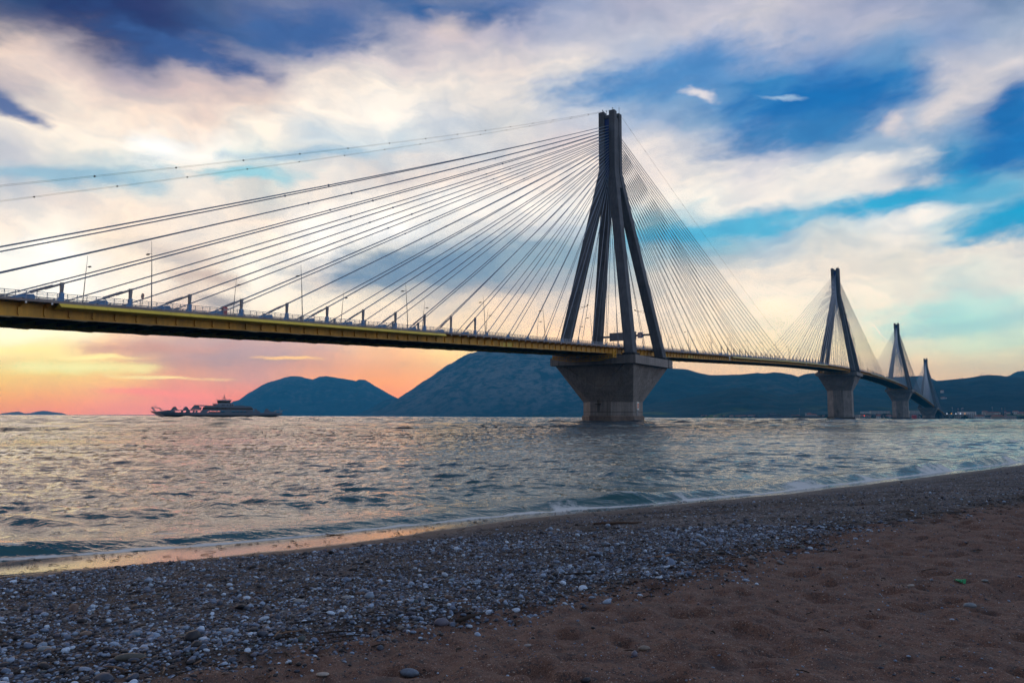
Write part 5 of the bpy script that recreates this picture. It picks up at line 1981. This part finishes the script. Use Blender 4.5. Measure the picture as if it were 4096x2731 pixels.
tag(o, kind='stuff')
x, y = scatter(70000, 4.2, 26.0, 107, sand_zone)
sz = np.clip(RNG.lognormal(math.log(0.0052), 0.50, len(x)), 0.0025, 0.026)
o = link_mesh('scattered_pebbles', stones('scattered_pebbles', x, y, sz, 1, 4, 0.3), None)
tag(o, kind='stuff')

# drift litter: twigs and dark weed along the upper edge of the shingle
b = MB()
rng_ = np.random.default_rng(9)
n = 0
while n < 3700:
    a = rng_.uniform(R(-40), R(40))
    r = math.sqrt(rng_.uniform(4.2 ** 2, 24 ** 2))
    x, y = math.sin(a) * r, math.cos(a) * r
    ss = float(sdist(np.array([x]), np.array([y]), SAND)[0])
    if (ss > 0.7 and rng_.random() > 0.035) or  rng_.random() > math.exp(-(ss / 0.55) ** 2) * 0.9 + (0.16 if ss < 0 else 0.0 if ss < 0.7 else 1.0):
        continue
    z = float(beach_height(np.array([x]), np.array([y]))[0][0])
    L = rng_.uniform(0.03, 0.14) * (2.0 if rng_.random() < 0.08 else 1)
    th = rng_.uniform(0, 6.28)
    w = rng_.uniform(0.0025, 0.006)
    m = [x + L * 0.5 * math.cos(th) * k for k in (-1, 0.1, 1)], [y + L * 0.5 * math.sin(th) * k for k in (-1, 0.1, 1)]
    b.cur = 0 if rng_.random() < 0.75 else 1
    b.tube([(m[0][0], m[1][0], z + 0.006), (m[0][1] + rng_.normal(0, 0.008), m[1][1], z + 0.016), (m[0][2], m[1][2], z + 0.008)], [w, w * 1.2, w * 0.6], 5)
    n += 1
M['weed'] = pmat('dark_wet_weed', (0.018, 0.012, 0.010), 0.8, var=0.4, scale=20)
M['drift'] = pmat('brown_driftwood', (0.075, 0.045, 0.032), 0.85, var=0.3, scale=12)
M['twig'] = pmat('bleached_twig', (0.20, 0.13, 0.09), 0.8, var=0.3, scale=20)
o = b.build('beach_litter', [M['weed'], M['twig']])
tag(o, kind='stuff')


def ground_at(px, py):
    """Where the beach lies on a bearing."""
    r = ray(px, py)
    for k in np.arange(3.5, 60, 0.02):
        if EYE + r[2] * k < float(beach_height(np.array([r[0] * k]), np.array([r[1] * k]), True)[0][0]):
            return np.array([r[0] * k, r[1] * k])
    return np.array([r[0] * 20, r[1] * 20])


# single stones and sticks one can point at
SINGLE = [(1637, 2708, 0.046, (0.15, 0.21, 0.30), 'blue-grey egg-shaped stone lying alone at the bottom edge of the sand'),
          (2110, 2583, 0.024, (0.30, 0.29, 0.30), 'flat pale stone half sunk in the sand left of the lower middle'),
          (2577, 2600, 0.030, (0.28, 0.24, 0.21), 'tan stone with a dark side in the lower middle of the sand'),
          (3030, 2271, 0.026, (0.28, 0.30, 0.33), 'upright pale grey pebble at the sand edge above the middle'),
          (3206, 2190, 0.040, (0.12, 0.14, 0.14), 'dark green-grey stone at the edge between shingle and sand'),
          (3880, 2427, 0.038, (0.20, 0.26, 0.33), 'smooth blue-grey stone on the sand near the right edge'),
          (3643, 2344, 0.026, (0.38, 0.36, 0.36), 'pale oblong pebble on the sand below the green scrap'),
          (3940, 2326, 0.030, (0.15, 0.18, 0.20), 'flat slate stone on the sand right of the green scrap'),
          (1290, 2702, 0.030, (0.42, 0.40, 0.38), 'creamy flat stone beside the bottom edge left of the blue-grey egg-shaped one'),
          (520, 2642, 0.060, (0.11, 0.12, 0.115), 'long dark green stone at the lower left end of the sand'),
          (178, 2603, 0.036, (0.26, 0.33, 0.40), 'veined blue-white pebble among the shingle at lower left'),
          (343, 2541, 0.036, (0.22, 0.17, 0.15), 'large brown pebble among the shingle at left'),
          (540, 2541, 0.036, (0.14, 0.24, 0.36), 'large blue veined pebble among the shingle left of the middle'),
          (896, 2526, 0.030, (0.36, 0.38, 0.42), 'pair-forming pale oval pebble in the middle of the shingle'),
          (1194, 2410, 0.034, (0.36, 0.40, 0.44), 'pale blue rounded pebble at the upper edge of the dense shingle'),
          (1386, 2394, 0.032, (0.34, 0.38, 0.42), 'pale blue-white pebble standing on the weed line')]
for i, (px, py, s, col, lab) in enumerate(SINGLE):
    gx = ground_at(px, py)
    v, f = stone_base(3)
    rs = np.random.default_rng(300 + i)
    k = 1 + 0.12 * (fbm(v[:, 0] * 1.3 + i, v[:, 1] * 1.3 + v[:, 2], 3, 200 + i) - 0.5) * 2
    el = np.array([rs.uniform(1.15, 1.5), rs.uniform(0.75, 0.95), rs.uniform(0.5, 0.7)])
    if 'upright' in lab:
        el = np.array([0.7, 0.6, 1.1])
    if 'long' in lab:
        el = np.array([1.8, 0.6, 0.5])
    if 'flat' in lab:
        el[2] = 0.35
    P = v * el * s * k[:, None]
    b = MB()
    b.add(P, [tuple(t_) for t_ in f])
    z = float(beach_height(gx[:1], gx[1:])[0][0])
    o = b.build('stone', pmat('stone_%d' % i, tuple(0.72 * c_ for c_ in col), 0.5, var=0.22, scale=45.0, bump=0.002), None, (gx[0], gx[1], z + el[2] * s * 0.5), rs.uniform(-0.6, 0.6), True)
    tag(o, lab, 'stone', 'single stones on the beach')

for i, (px, py, L, r, az_, mat, lab) in enumerate([(2472, 2097, 0.95, 0.024, 0.22, 'drift', 'long brown driftwood pole lying on the upper shingle near the water'),
                                                  (2330, 2304, 0.5, 0.012, 0.1, 'weed', 'thin dark stick lying along the edge of the shingle'),
                                                  (1340, 2140, 0.42, 0.010, -0.2, 'twig', 'thin bleached reed on the shingle below the wash'),
                                                  (2650, 2230, 0.42, 0.012, 0.35, 'twig', 'short bleached branch on the shingle right of the middle'),
                                                  (1880, 2480, 0.30, 0.016, 0.8, 'weed', 'charred stump of wood on the weed line')]):
    gx = ground_at(px, py)
    b = MB()
    rs = np.random.default_rng(500 + i)
    pts = [(L * (u - 0.5), rs.normal(0, L * 0.012), rs.normal(0, 0.006)) for u in np.linspace(0, 1, 6)]
    b.tube(pts, [r * 0.7, r, r, r * 0.9, r * 0.8, r * 0.5], 8)
    z = float(beach_height(gx[:1], gx[1:])[0][0])
    o = b.build('driftwood_stick', M[mat], None, (gx[0], gx[1], z + r * 0.8 + 0.01), az_, True)
    tag(o, lab, 'driftwood', 'sticks washed up on the beach')
gx = ground_at(3842, 2330)
b = MB()
rs = np.random.default_rng(77)
for k in range(9):
    a0 = rs.uniform(0, 6.28)
    c0 = np.array([rs.normal(0, 0.022), rs.normal(0, 0.018), 0.012])
    d0 = np.array([math.cos(a0), math.sin(a0), rs.uniform(0.1, 0.9)]) * 0.04
    b.bar(c0 - d0 * 0.5, c0 + d0 * 0.5, 0.022, 0.004)
z = float(beach_height(gx[:1], gx[1:])[0][0])
o = b.build('plastic_scrap', pmat('green_plastic', (0.01, 0.32, 0.12), 0.4, var=0.15, scale=30), None, (gx[0], gx[1], z + 0.005))
tag(o, 'crumpled bright green plastic scrap lying on the sand at right', 'litter')

# ------------------------------------------------------------------ contrail-free air: haze over the strait
hb = MB()
hb.box(-12000, 12000, -900, HAZE_FAR, -4.5, HAZE_TOP)
hz = hb.build('haze', None)
hm = bpy.data.materials.new('haze_air')
hm.use_nodes = True
hn = hm.node_tree.nodes
hn.clear()
pv = hn.new('ShaderNodeVolumePrincipled')
pv.inputs['Color'].default_value = (0.06, 0.54, 0.98, 1)
pv.inputs['Density'].default_value = HAZE_D
pv.inputs['Anisotropy'].default_value = 0.0
ho = hn.new('ShaderNodeOutputMaterial')
hm.node_tree.links.new(pv.outputs[0], ho.inputs['Volume'])
hz.data.materials.clear()
hz.data.materials.append(hm)
tag(hz, kind='stuff')
